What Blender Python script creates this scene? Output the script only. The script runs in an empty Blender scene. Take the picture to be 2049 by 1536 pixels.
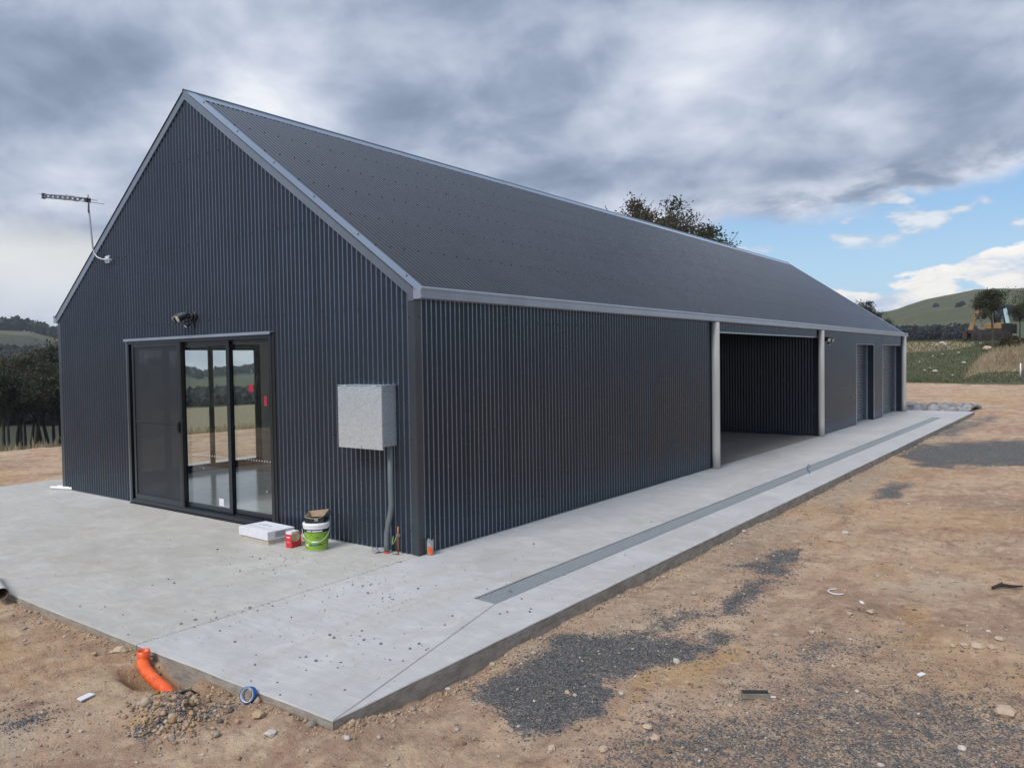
import bpy, math, random
import numpy as np
from mathutils import Vector, Matrix

random.seed(7); RNG = np.random.default_rng(7)
S = bpy.context.scene
COL = S.collection
rad = math.radians

# ------------------------------------------------------------------ camera
CAM = np.array([5.7049, -5.9220, 2.0339]); YAW, PIT, ROL, FPX = 0.6443, -0.0299, -0.0150, 1566.1
_f = np.array([-math.sin(YAW)*math.cos(PIT), math.cos(YAW)*math.cos(PIT), math.sin(PIT)])
_r0 = np.array([math.cos(YAW), math.sin(YAW), 0.]); _u0 = np.cross(_r0, _f)
_r = _r0*math.cos(ROL)+_u0*math.sin(ROL); _u = -_r0*math.sin(ROL)+_u0*math.cos(ROL)
cam_d = bpy.data.cameras.new('camera'); cam = bpy.data.objects.new('camera', cam_d); COL.objects.link(cam)
cam.matrix_world = Matrix(((_r[0], _u[0], -_f[0], CAM[0]), (_r[1], _u[1], -_f[1], CAM[1]), (_r[2], _u[2], -_f[2], CAM[2]), (0, 0, 0, 1)))
cam_d.sensor_fit = 'HORIZONTAL'; cam_d.sensor_width = 36; cam_d.lens = FPX/2049*36
cam_d.clip_start = 0.05; cam_d.clip_end = 8000
S.camera = cam

def ray(px, py):
    return _f*FPX+_r*(px-1024.5)-_u*(py-768)
def onp(px, py, ax, val):                 # photo pixel -> point on the plane axis=val
    d = ray(px, py); return CAM+d*((val-CAM[ax])/d[ax])

# ------------------------------------------------------------------ node helper
class NT:
    def __init__(s, tree):
        s.t = tree; tree.nodes.clear()
    def n(s, typ, props=None, **ins):
        nd = s.t.nodes.new(typ)
        for k, v in (props or {}).items(): setattr(nd, k, v)
        for k, v in ins.items():
            k2 = int(k[1:]) if (k[0] == 'i' and k[1:].isdigit()) else k.replace('_', ' ')
            sock = nd.inputs[k2]
            if isinstance(v, bpy.types.NodeSocket): s.t.links.new(v, sock)
            elif isinstance(v, bpy.types.Node): s.t.links.new(v.outputs[0], sock)
            else: sock.default_value = v
        return nd
    def m(s, op, a, b=0.0, c=None, clamp=False):
        kw = dict(i0=a, i1=b)
        if c is not None: kw['i2'] = c
        return s.n('ShaderNodeMath', {'operation': op, 'use_clamp': clamp}, **kw).outputs[0]
    def mix(s, f, a, b, mode='MIX'):
        nd = s.n('ShaderNodeMix', {'data_type': 'RGBA', 'blend_type': mode}, i0=f, i6=c4(a), i7=c4(b)); return nd.outputs[2]
    def noise(s, vec, scale, detail=5, rough=.55, dist=0.):
        return s.n('ShaderNodeTexNoise', Vector=vec, Scale=scale, Detail=detail, Roughness=rough, Distortion=dist).outputs[0]
    def ramp(s, fac, stops, interp='LINEAR'):
        nd = s.n('ShaderNodeValToRGB', i0=fac); cr = nd.color_ramp; cr.interpolation = interp
        while len(cr.elements) > 1: cr.elements.remove(cr.elements[-1])
        for i, (p, c) in enumerate(stops):
            e = cr.elements[0] if i == 0 else cr.elements.new(p)
            e.position = p; e.color = c4(c)
        return nd.outputs[0]
    def ss(s, x, a, b):                   # smoothstep
        return s.n('ShaderNodeMapRange', {'interpolation_type': 'SMOOTHSTEP'}, i0=x, i1=a, i2=b, i3=0., i4=1.).outputs[0]
def c4(c):
    if isinstance(c, (bpy.types.NodeSocket, bpy.types.Node)): return c
    if isinstance(c, (int, float)): return (c, c, c, 1)
    return (c[0], c[1], c[2], 1)

# ------------------------------------------------------------------ world: broken overcast over a clear gap
SUN_DIR = Vector((-0.02, -0.72, 0.80)).normalized()
SKYK = 0.10
W = bpy.data.worlds.new('World'); S.world = W; W.use_nodes = True
w = NT(W.node_tree)
sun_el = math.asin(SUN_DIR.z); sun_az = math.atan2(SUN_DIR.x, SUN_DIR.y)
sky = w.n('ShaderNodeTexSky', {'sky_type': 'NISHITA', 'sun_disc': False, 'sun_elevation': sun_el, 'sun_rotation': sun_az, 'air_density': 1.0, 'dust_density': 0.6, 'ozone_density': 1.0})
tc = w.n('ShaderNodeTexCoord')
d3 = w.n('ShaderNodeVectorMath', {'operation': 'NORMALIZE'}, i0=tc.outputs['Generated']).outputs[0]
sx = w.n('ShaderNodeSeparateXYZ', i0=d3); X, Y, Z = sx.outputs
h = w.m('MAXIMUM', w.m('SQRT', w.m('ADD', w.m('MULTIPLY', X, X), w.m('MULTIPLY', Y, Y))), 1e-4)
xh = w.m('DIVIDE', X, h); yh = w.m('DIVIDE', Y, h); el = w.m('ARCTAN2', Z, h)
zz = w.m('ADD', w.m('MAXIMUM', Z, 0.0), 0.30)
P = w.n('ShaderNodeCombineXYZ', i0=w.m('DIVIDE', X, zz), i1=w.m('DIVIDE', Y, zz), i2=0.0).outputs[0]
Q = w.n('ShaderNodeCombineXYZ', i0=w.m('MULTIPLY', xh, 1.0), i1=w.m('MULTIPLY', yh, 1.0), i2=w.m('MULTIPLY', el, 1.7)).outputs[0]
n_big = w.noise(P, 1.8, 3, .5, .3)
n_mid = w.noise(P, 4.6, 9, .58, .3)
n_q = w.noise(Q, 4.2, 9, .56, .25)
cl = w.m('ADD', w.m('MULTIPLY', n_big, .56), w.m('ADD', w.m('MULTIPLY', n_mid, .26), w.m('MULTIPLY', n_q, .18)))
K = 1/SKYK
def kk(c): return tuple(v*K for v in c)
def lin(r, g, b):
    f = lambda v: (v/255/12.92) if v/255 <= .04045 else ((v/255+.055)/1.055)**2.4
    return (f(r), f(g), f(b))
low = w.ss(el, 0.17, 0.03)                               # paler haze towards the horizon
clf = w.m('ADD', cl, w.m('MULTIPLY', low, 0.055))
ccol = w.ramp(clf, [(.35, lin(112, 127, 148)), (.42, lin(132, 146, 168)), (.47, lin(150, 163, 185)), (.52, lin(176, 186, 205)), (.575, lin(202, 209, 224)), (.66, lin(234, 237, 242))])
# bright break towards the west, low down
west = w.m('ADD', w.m('MULTIPLY', xh, -.93), w.m('MULTIPLY', yh, .37))
wb = w.m('MULTIPLY', w.ss(west, .955, 1.0), w.m('MULTIPLY', w.ss(el, .03, .085), w.ss(el, .185, .12)))
wb = w.m('MULTIPLY', wb, w.ss(n_q, .33, .52))
ccol = w.mix(w.m('MULTIPLY', wb, .8), ccol, lin(234, 234, 231))
ccol = w.mix(w.m('MULTIPLY', w.ss(west, .80, 1.0), w.ss(el, .13, .05)), ccol, w.mix(w.ss(n_q, .4, .6), lin(184, 196, 212), lin(214, 220, 228)))
# clear gap: low in the sky to the north and on round to the east
b = w.m('MULTIPLY', w.m('ADD', 0.205, w.m('MULTIPLY', xh, .10)), w.ss(xh, -.75, -.42))
b = w.m('SUBTRACT', b, w.m('MULTIPLY', w.m('MAXIMUM', w.m('MULTIPLY', yh, -1.), 0.), .4))
edge = w.m('ADD', w.m('SUBTRACT', b, el), w.m('MULTIPLY', w.m('SUBTRACT', n_q, .5), .16))
clear = w.ss(edge, -.012, .018)
rim = w.m('MULTIPLY', w.ss(edge, -.05, .0), w.ss(edge, .02, -.005))
ccol = w.mix(w.m('MULTIPLY', rim, w.m('MULTIPLY', w.ss(n_mid, .42, .62), .75)), ccol, lin(226, 230, 240))
blue = w.mix(w.ss(el, .06, .24), lin(178, 217, 246), lin(132, 182, 232))

# puffs inside the gap
Q2 = w.n('ShaderNodeCombineXYZ', i0=w.m('MULTIPLY', xh, 1.0), i1=w.m('MULTIPLY', yh, 1.0), i2=w.m('MULTIPLY', el, 2.6)).outputs[0]
n_p = w.noise(Q2, 8.0, 5, .55, .1)
puff = w.m('MULTIPLY', w.ss(n_p, .535, .575), w.ss(el, .115, .135))
blue = w.mix(w.m('MULTIPLY', puff, .9), blue, w.mix(w.ss(n_p, .55, .62), lin(196, 208, 226), lin(248, 246, 244)))
# cumulus bank on the horizon under the gap
n_c1 = w.noise(Q2, 7.0, 2, .5, 0.); n_c2 = w.noise(Q2, 22., 5, .6, .2)
top = w.m('ADD', .085, w.m('ADD', w.m('MULTIPLY', w.m('SUBTRACT', n_c1, .5), .16), w.m('MULTIPLY', w.m('SUBTRACT', n_c2, .5), .07)))
top = w.m('ADD', top, w.m('MULTIPLY', w.ss(xh, -.22, .05), .035))
cum = w.ss(w.m('SUBTRACT', top, el), -.002, .008)
n_c3 = w.noise(Q2, 15., 5, .6, .5)
ce = w.m('ADD', w.m('MULTIPLY', w.ss(w.m('SUBTRACT', top, el), .055, .0), .35), w.m('MULTIPLY', w.m('SUBTRACT', n_c3, .5), 2.6))
cumc = w.ramp(w.m('ADD', ce, .42), [(.0, lin(176, 194, 220)), (.35, lin(206, 217, 234)), (.7, lin(246, 244, 240)), (1., lin(255, 252, 245))])
blue = w.mix(cum, blue, cumc)
painted = w.mix(clear, ccol, blue)
scaled = w.n('ShaderNodeVectorMath', {'operation': 'SCALE'}, i0=painted, Scale=K*1.0).outputs[0]
skyc = w.mix(w.m('MULTIPLY', w.m('MULTIPLY', clear, w.m('SUBTRACT', 1., cum)), .30), scaled, sky.outputs[0])
# below the horizon: dull earth
final = w.mix(w.ss(el, -.01, -.05), skyc, kk((.16, .14, .12)))
bg = w.n('ShaderNodeBackground', Color=final, Strength=SKYK)
w.n('ShaderNodeOutputWorld', Surface=bg)

sd = bpy.data.lights.new('sun', 'SUN'); sun = bpy.data.objects.new('sun', sd); COL.objects.link(sun)
sd.energy = 2.6; sd.angle = rad(26); sd.color = (1.0, .965, .92)
sun.rotation_euler = SUN_DIR.to_track_quat('Z', 'Y').to_euler()
sun.location = (0, -10, 30)

S.view_settings.view_transform = 'Standard'; S.view_settings.look = 'None'
S.view_settings.exposure = 0.16; S.view_settings.gamma = 1.0; S.view_settings.use_curve_mapping = False
S.render.engine = 'CYCLES'
S.cycles.max_bounces = 10; S.cycles.transparent_max_bounces = 16; S.cycles.diffuse_bounces = 5; S.cycles.glossy_bounces = 5

# ------------------------------------------------------------------ mesh helpers
class MB:
    def __init__(s): s.v = []; s.f = []; s.mi = []; s.sm = []
    def add(s, vs, fs, mi=0, smooth=False):
        o = len(s.v); s.v += [tuple(map(float, p)) for p in vs]
        for f in fs: s.f.append(tuple(i+o for i in f)); s.mi.append(mi); s.sm.append(smooth)
        return s
    def box(s, x0, y0, z0, x1, y1, z1, mi=0):
        x0, x1 = sorted((x0, x1)); y0, y1 = sorted((y0, y1)); z0, z1 = sorted((z0, z1))
        vs = [(x0,y0,z0),(x1,y0,z0),(x1,y1,z0),(x0,y1,z0),(x0,y0,z1),(x1,y0,z1),(x1,y1,z1),(x0,y1,z1)]
        return s.add(vs, [(0,3,2,1),(4,5,6,7),(0,1,5,4),(1,2,6,5),(2,3,7,6),(3,0,4,7)], mi)
    def bbox(s, x0, y0, z0, x1, y1, z1, b=.004, mi=0):     # box with chamfered upright and top edges
        x0, x1 = sorted((x0, x1)); y0, y1 = sorted((y0, y1)); z0, z1 = sorted((z0, z1))
        o = lambda e: [(x0+e+b,y0+e),(x1-e-b,y0+e),(x1-e,y0+e+b),(x1-e,y1-e-b),(x1-e-b,y1-e),(x0+e+b,y1-e),(x0+e,y1-e-b),(x0+e,y0+e+b)]
        rings = [(b, z0), (0, z0+b), (0, z1-b), (b, z1)]
        vs = [(x, y, z) for e, z in rings for x, y in o(e)]
        fs = [tuple(range(7, -1, -1)), tuple(range(24, 32))]
        for k in range(3):
            for i in range(8): fs.append((k*8+i, k*8+(i+1) % 8, k*8+8+(i+1) % 8, k*8+8+i))
        return s.add(vs, fs, mi)
    def tube(s, pts, r, n=12, mi=0, caps=True, smooth=True):
        pts = [np.array(p, float) for p in pts]; rs = r if hasattr(r, '__len__') else [r]*len(pts)
        vs = []; up = np.array([.31, .17, .93])
        t0 = pts[1]-pts[0]; t0 /= np.linalg.norm(t0)
        if abs(t0@up) > .9: up = np.array([1., .2, .1])
        a = np.cross(t0, up); a /= np.linalg.norm(a)
        for i, p in enumerate(pts):
            t = (pts[min(i+1, len(pts)-1)]-pts[max(i-1, 0)]); t = t/(np.linalg.norm(t)+1e-12)
            a = a-t*(a@t); a /= np.linalg.norm(a); bb = np.cross(t, a)
            for k in range(n):
                q = 2*math.pi*k/n; vs.append(p+rs[i]*(a*math.cos(q)+bb*math.sin(q)))
        fs = []
        for i in range(len(pts)-1):
            for k in range(n):
                k2 = (k+1) % n; fs.append((i*n+k, i*n+k2, (i+1)*n+k2, (i+1)*n+k))
        s.add(vs, fs, mi, smooth)
        if caps:
            o = len(s.v)-len(vs)
            s.f.append(tuple(o+k for k in range(n-1, -1, -1))); s.mi.append(mi); s.sm.append(False)
            s.f.append(tuple(o+(len(pts)-1)*n+k for k in range(n))); s.mi.append(mi); s.sm.append(False)
        return s
    def lathe(s, prof, n=32, mi=0, c=(0, 0, 0), smooth=True, mis=None):
        vs = []; fs = []
        for r, z in prof:
            for k in range(n):
                q = 2*math.pi*k/n; vs.append((c[0]+r*math.cos(q), c[1]+r*math.sin(q), c[2]+z))
        o = len(s.v); s.v += vs
        for i in range(len(prof)-1):
            for k in range(n):
                k2 = (k+1) % n; s.f.append((o+i*n+k, o+i*n+k2, o+(i+1)*n+k2, o+(i+1)*n+k)); s.mi.append(mis[i] if mis else mi); s.sm.append(smooth)
        return s
    def extrude(s, prof, axis, a0, a1, mi=0, closed=True, smooth=False):   # prof 2-D points of the other two axes
        def P3(p, a):
            l = list(p); l.insert(axis, a); return tuple(l)
        n = len(prof); vs = [P3(p, a0) for p in prof]+[P3(p, a1) for p in prof]
        fs = [(i, (i+1) % n, n+(i+1) % n, n+i) for i in range(n if closed else n-1)]
        s.add(vs, fs, mi, smooth)
        if closed:
            s.add(vs, [tuple(range(n-1, -1, -1)), tuple(range(n, 2*n))], mi)
        return s
    def build(s, name, mats, parent=None, loc=None, rot=None):
        me = bpy.data.meshes.new(name); me.from_pydata(s.v, [], s.f)
        mats = mats if isinstance(mats, (list, tuple)) else [mats]
        for m_ in mats: me.materials.append(m_)
        me.polygons.foreach_set('material_index', s.mi); me.polygons.foreach_set('use_smooth', s.sm)
        me.update()
        return link(name, me, parent, loc, rot)
def link(name, me, parent=None, loc=None, rot=None):
    o = bpy.data.objects.new(name, me); COL.objects.link(o)
    if parent is not None: o.parent = parent
    if loc is not None: o.location = loc
    if rot is not None: o.rotation_euler = rot
    return o
def empty(name, loc=(0, 0, 0), rz=0.):
    o = bpy.data.objects.new(name, None); COL.objects.link(o); o.location = loc; o.rotation_euler = (0, 0, rz); o.empty_display_size = .2; return o
def tag(o, label=None, cat=None, group=None, kind=None):
    if label: o['label'] = label
    if cat: o['category'] = cat
    if group: o['group'] = group
    if kind: o['kind'] = kind
    return o
def fast_mesh(name, verts, faces, mats, smooth=False, mi=None):          # numpy arrays, all faces the same size
    me = bpy.data.meshes.new(name); n = faces.shape[1]
    me.vertices.add(len(verts)); me.vertices.foreach_set('co', verts.astype(np.float32).ravel())
    me.loops.add(faces.size); me.loops.foreach_set('vertex_index', faces.astype(np.int32).ravel())
    me.polygons.add(len(faces)); me.polygons.foreach_set('loop_start', np.arange(0, faces.size, n, dtype=np.int32))
    try: me.polygons.foreach_set('loop_total', np.full(len(faces), n, dtype=np.int32))
    except Exception: pass
    if smooth: me.polygons.foreach_set('use_smooth', np.ones(len(faces), dtype=bool))
    for m_ in (mats if isinstance(mats, (list, tuple)) else [mats]): me.materials.append(m_)
    if mi is not None: me.polygons.foreach_set('material_index', mi.astype(np.int32))
    me.update(calc_edges=True); me.validate()
    return me

# ------------------------------------------------------------------ numpy noise
def _hash(i, j, s):
    n = (i*374761393+j*668265263+s*1442695041) & 0xffffffff
    n = ((n ^ (n >> 13))*1274126177) & 0xffffffff
    return ((n ^ (n >> 16)) & 0xffff)/65535.0
def vn(x, y, s=0):
    x = np.asarray(x, float); y = np.asarray(y, float)
    i = np.floor(x).astype(np.int64); j = np.floor(y).astype(np.int64); u = x-i; v = y-j
    u = u*u*(3-2*u); v = v*v*(3-2*v)
    return ((_hash(i, j, s)*(1-u)+_hash(i+1, j, s)*u)*(1-v)+(_hash(i, j+1, s)*(1-u)+_hash(i+1, j+1, s)*u)*v)*2-1
def fbm(x, y, s=0, o=4, g=.5):
    t = 0; a = 1; k = 0
    for q in range(o):
        t = t+a*vn(x*2**q+q*17.3, y*2**q-q*9.1, s+q); k += a; a *= g
    return t/k
def sst(x, a, b):
    t = np.clip((x-a)/(b-a), 0, 1); return t*t*(3-2*t)

# ------------------------------------------------------------------ materials
def pmat(name, base, rough=.6, metal=0., var=.12, vscale=6., bump=0., bscale=40., spec=.5, coat=0., detail=5, rvar=0., ior=1.5, stretch=(1, 1, 1), tint=None):
    m = bpy.data.materials.new(name); m.use_nodes = True; t = NT(m.node_tree)
    tcn = t.n('ShaderNodeTexCoord'); v = t.n('ShaderNodeMapping', i0=tcn.outputs['Object'], Scale=stretch).outputs[0]
    n1 = t.noise(v, vscale, detail, .6)
    lo = tuple(c*(1-var) for c in base); hi = tuple(min(1, c*(1+var)) for c in (tint or base))
    col = t.mix(t.ss(n1, .3, .7), lo, hi)
    kw = dict(Base_Color=col, Metallic=metal, Roughness=rough)
    if rvar: kw['Roughness'] = t.m('ADD', rough-rvar, t.m('MULTIPLY', t.noise(v, vscale*1.7, 4), 2*rvar))
    if bump:
        kw['Normal'] = t.n('ShaderNodeBump', Strength=bump, Distance=.01, Height=t.noise(v, bscale, 6, .6)).outputs[0]
    p = t.n('ShaderNodeBsdfPrincipled', **kw)
    p.inputs['Specular IOR Level'].default_value = spec; p.inputs['Coat Weight'].default_value = coat; p.inputs['Coat Roughness'].default_value = .2; p.inputs['IOR'].default_value = ior
    t.n('ShaderNodeOutputMaterial', Surface=p)
    return m
M = {}
def coated(name, base, k, rough, tint, p=2.2, f0=.03, var=.10, vscale=1.5):
    """coil-coated steel: dark body under a finish whose gloss climbs steeply towards grazing angles"""
    m = bpy.data.materials.new(name); m.use_nodes = True; t = NT(m.node_tree)
    v = t.n('ShaderNodeTexCoord').outputs['Object']
    n1 = t.noise(v, vscale, 5, .6); n2 = t.noise(t.n('ShaderNodeMapping', i0=v, Scale=(1, 1, .25)).outputs[0], 3.2, 4, .6)
    col = t.mix(t.ss(n1, .3, .7), tuple(c*(1-var) for c in base), tuple(c*(1+var) for c in base))
    dust = t.m('MULTIPLY', t.ss(t.noise(v, 5., 6, .65), .50, .75), .05)
    col = t.mix(dust, col, (.16, .14, .12))
    nrm = t.n('ShaderNodeBump', Strength=.05, Distance=.02, Height=n2).outputs[0]
    face = t.n('ShaderNodeLayerWeight', Blend=.5, Normal=nrm).outputs['Facing']
    f = t.m('ADD', f0, t.m('MULTIPLY', t.m('POWER', face, p), k), clamp=True)
    d = t.n('ShaderNodeBsdfDiffuse', Color=col); g = t.n('ShaderNodeBsdfGlossy', Color=c4(tint), Roughness=t.m('ADD', rough-.03, t.m('MULTIPLY', n2, .06)), Normal=nrm)
    mx = t.n('ShaderNodeMixShader', i0=f, i1=d.outputs[0], i2=g.outputs[0])
    t.n('ShaderNodeOutputMaterial', Surface=mx); return m
M['steel'] = coated('charcoal_coated_steel', (.020, .025, .036), 1.50, .26, (.76, .87, 1.0), p=2.0)
M['corner'] = coated('charcoal_corner_steel', (.034, .039, .050), .62, .26, (.88, .94, 1.0), p=2.4)
M['roof'] = coated('charcoal_roof_steel', (.024, .026, .031), 1.6, .18, (.90, .94, 1.0), p=2.8, f0=.012)
M['flash'] = coated('charcoal_flashing', (.075, .088, .110), 1.1, .26, (.82, .91, 1.0), p=2.0)
M['gutter'] = coated('grey_gutter_steel', (.215, .250, .305), .9, .26, (.86, .93, 1.0))
M['alu'] = coated('charcoal_aluminium', (.010, .012, .016), .75, .28, (.84, .92, 1.0), p=2.6, f0=.02)
M['shutter'] = coated('grey_shutter_steel', (.030, .035, .044), .42, .28, (.86, .93, 1.0), p=1.9)
M['black'] = pmat('black_plastic', (.012, .013, .015), .35, var=.2, spec=.5)
M['screw'] = pmat('dark_screw_paint', (.015, .017, .02), .5)
M['pvc'] = pmat('pale_painted_pipe', (.50, .50, .48), .38, var=.06, vscale=3., stretch=(8, 8, .6))
M['conduit'] = pmat('grey_conduit_plastic', (.13, .155, .165), .4, var=.06)
M['orange'] = pmat('orange_conduit_plastic', (.82, .105, .018), .42, var=.16, vscale=14., tint=(.74, .14, .035), rvar=.10)
M['lining'] = pmat('white_wall_lining', (.80, .81, .81), .7, var=.03)
M['white'] = pmat('white_plastic', (.78, .79, .81), .35, var=.03)
M['green'] = pmat('green_printed_label', (.22, .40, .035), .35, var=.22, vscale=9.)
M['navy'] = pmat('navy_printed_band', (.010, .014, .035), .35)
M['print_white'] = pmat('white_print', (.75, .75, .78), .5)
M['print_brown'] = pmat('brown_print', (.17, .085, .05), .5)
M['print_blue'] = pmat('blue_print', (.02, .22, .40), .5)
M['print_grey'] = pmat('grey_print', (.33, .34, .37), .6)
M['card_w'] = pmat('white_carton_board', (.70, .71, .76), .6, var=.05, vscale=14.)
M['card_b'] = pmat('kraft_cardboard', (.42, .32, .21), .8, var=.12, vscale=20.)
M['card_beige'] = pmat('beige_board', (.50, .46, .39), .75, var=.08, vscale=14.)
M['card_black'] = pmat('black_printed_carton', (.012, .016, .018), .5, var=.3)
M['red'] = pmat('red_printed_carton', (.62, .035, .045), .5, var=.08)
M['red_tag'] = pmat('red_sticker', (.36, .02, .04), .5)
M['copper'] = pmat('copper_rod', (.42, .16, .075), .45, metal=.7, var=.2, vscale=30.)
M['brass'] = pmat('clamp_metal', (.30, .30, .28), .4, metal=.8)
M['wire_g'] = pmat('green_yellow_wire', (.32, .36, .10), .45)
M['tape_grey'] = pmat('grey_tape', (.26, .27, .28), .4, var=.3, vscale=30.)
M['tape_blue'] = pmat('blue_tape', (.01, .10, .33), .35)
M['tape_core'] = pmat('pale_tape_core', (.48, .50, .52), .5)
M['lens'] = pmat('lamp_lens', (.55, .56, .50), .2)
M['alu_bright'] = pmat('bright_aluminium', (.34, .36, .39), .4, metal=.6, var=.1)
M['timber'] = pmat('weathered_timber', (.22, .19, .15), .8, var=.25, vscale=12., stretch=(1, 8, 8))
M['bark'] = pmat('grey_brown_bark', (.085, .075, .065), .9, var=.35, vscale=3., stretch=(1, 1, .3))
M['bark_dark'] = pmat('dark_bark', (.030, .027, .024), .9, var=.35, vscale=3., stretch=(1, 1, .3))
M['dead'] = pmat('dead_grey_wood', (.16, .15, .145), .9, var=.25, vscale=3.)
M['yellow'] = pmat('faded_yellow_paint', (.27, .175, .075), .6, var=.25, vscale=2.)
M['rustred'] = pmat('dull_red_steel', (.038, .028, .027), .8, var=.35, vscale=3.)
M['cabpaint'] = pmat('pale_blue_cab_paint', (.42, .58, .64), .4, var=.1)
M['tyre'] = pmat('black_rubber', (.014, .014, .014), .8, var=.3)
M['membrane'] = pmat('black_membrane', (.010, .010, .011), .7, var=.3, bump=.4, bscale=60.)

def galv(name, dark=1.0, rough=.36, metal=.9):
    m = bpy.data.materials.new(name); m.use_nodes = True; t = NT(m.node_tree)
    v = t.n('ShaderNodeTexCoord').outputs['Object']
    vo = t.n('ShaderNodeTexVoronoi', Vector=v, Scale=60.)
    bw = t.n('ShaderNodeSeparateColor', i0=vo.outputs['Color']).outputs[0]
    col = t.mix(bw, (.56*dark, .62*dark, .67*dark), (.66*dark, .73*dark, .78*dark))
    rg = t.m('ADD', rough-.07, t.m('MULTIPLY', bw, .05))
    nrm = t.n('ShaderNodeBump', Strength=.02, Distance=.004, Height=bw).outputs[0]
    p = t.n('ShaderNodeBsdfPrincipled', Base_Color=col, Metallic=metal, Roughness=rg, Normal=nrm)
    t.n('ShaderNodeOutputMaterial', Surface=p); return m
M['galv'] = galv('galvanised_spangle', 1.2, .34, .75); M['grate'] = galv('galvanised_grating', .64, .45, .30)

def concrete(name, a, b_, sc=1.0, agg=0.):
    m = bpy.data.materials.new(name); m.use_nodes = True; t = NT(m.node_tree)
    g = t.n('ShaderNodeNewGeometry').outputs['Position']
    n1 = t.noise(g, .55*sc, 6, .62, .6); n2 = t.noise(g, 2.6*sc, 7, .62, 1.4); n3 = t.noise(g, 34., 6, .7); n4 = t.noise(g, 170., 3, .6)
    mp = t.n('ShaderNodeMapping', i0=g, Rotation=(0, 0, .5), Scale=(1.2, 5., 1.)).outputs[0]
    n5 = t.noise(mp, 1.7, 6, .6, 2.0)
    f = t.m('ADD', t.m('MULTIPLY', n1, .38), t.m('ADD', t.m('MULTIPLY', n2, .30), t.m('MULTIPLY', n5, .32)))
    col = t.mix(t.ss(f, .38, .62), a, b_)
    col = t.mix(t.m('MULTIPLY', t.ss(n2, .56, .70), .30), col, tuple(min(1, c*1.13) for c in b_))       # pale trowel smears
    col = t.mix(t.m('MULTIPLY', t.ss(n1, .42, .30), .35), col, (a[0]*.86, a[1]*.83, a[2]*.78))          # old damp marks
    col = t.mix(t.m('MULTIPLY', t.ss(t.noise(g, 1.1, 5, .6, .8), .60, .72), .45), col, (a[0]*.92, a[1]*.82, a[2]*.68))  # soil stain
    col = t.mix(t.m('MULTIPLY', t.ss(n3, .60, .78), .22), col, tuple(c*.72 for c in a))
    mt = t.n('ShaderNodeMapping', i0=g, Scale=(2.6, .35, 1.)).outputs[0]
    col = t.mix(t.m('MULTIPLY', t.m('MULTIPLY', t.ss(t.noise(mt, 1.0, 6, .65, .6), .50, .68), t.ss(n3, .35, .65)), .40), col, (.36, .31, .25))
    scf = t.noise(t.n('ShaderNodeMapping', i0=g, Rotation=(0, 0, 1.1), Scale=(9., 1.3, 1.)).outputs[0], 2.2, 5, .6, 2.5)
    col = t.mix(t.m('MULTIPLY', t.ss(scf, .66, .74), .35), col, tuple(c*.70 for c in a))
    if agg:
        vo = t.n('ShaderNodeTexVoronoi', Vector=g, Scale=85.)
        gr = t.n('ShaderNodeSeparateColor', i0=vo.outputs['Color']).outputs[1]
        col = t.mix(agg, col, t.ramp(gr, [(0., (.09, .085, .085)), (.4, (.22, .20, .19)), (.75, (.34, .30, .27)), (1., (.5, .47, .44))]))
    hgt = t.m('ADD', t.m('MULTIPLY', n2, .6), t.m('ADD', t.m('MULTIPLY', n5, .5), t.m('MULTIPLY', n4, .06)))
    nrm = t.n('ShaderNodeBump', Strength=.22, Distance=.02, Height=hgt).outputs[0]
    rg = t.m('ADD', .52, t.m('MULTIPLY', n2, .28))
    p = t.n('ShaderNodeBsdfPrincipled', Base_Color=col, Roughness=rg, Normal=nrm); p.inputs['Specular IOR Level'].default_value = .4
    t.n('ShaderNodeOutputMaterial', Surface=p); return m
M['conc_new'] = concrete('pale_new_concrete', (.430, .430, .428), (.520, .520, .517))
M['conc_old'] = concrete('cream_concrete', (.412, .398, .372), (.505, .490, .462))
M['conc_edge'] = pmat('stained_concrete_edge', (.27, .24, .20), .9, var=.16, vscale=7., bump=.6, bscale=30., stretch=(1, 1, 2.5), tint=(.31, .29, .255))
M['agg'] = concrete('exposed_aggregate', (.25, .235, .225), (.30, .28, .27), agg=.75)
def polished():
    m = bpy.data.materials.new('polished_floor'); m.use_nodes = True; t = NT(m.node_tree)
    g = t.n('ShaderNodeNewGeometry').outputs['Position']
    col = t.mix(t.ss(t.noise(g, 1.2, 6, .6, .5), .35, .65), (.40, .42, .43), (.50, .52, .53))
    nrm = t.n('ShaderNodeBump', Strength=.05, Distance=.02, Height=t.noise(g, 3., 3)).outputs[0]
    p = t.n('ShaderNodeBsdfPrincipled', Base_Color=col, Roughness=.14, Normal=nrm); p.inputs['Specular IOR Level'].default_value = .8
    t.n('ShaderNodeOutputMaterial', Surface=p); return m
M['polish'] = polished()
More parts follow.
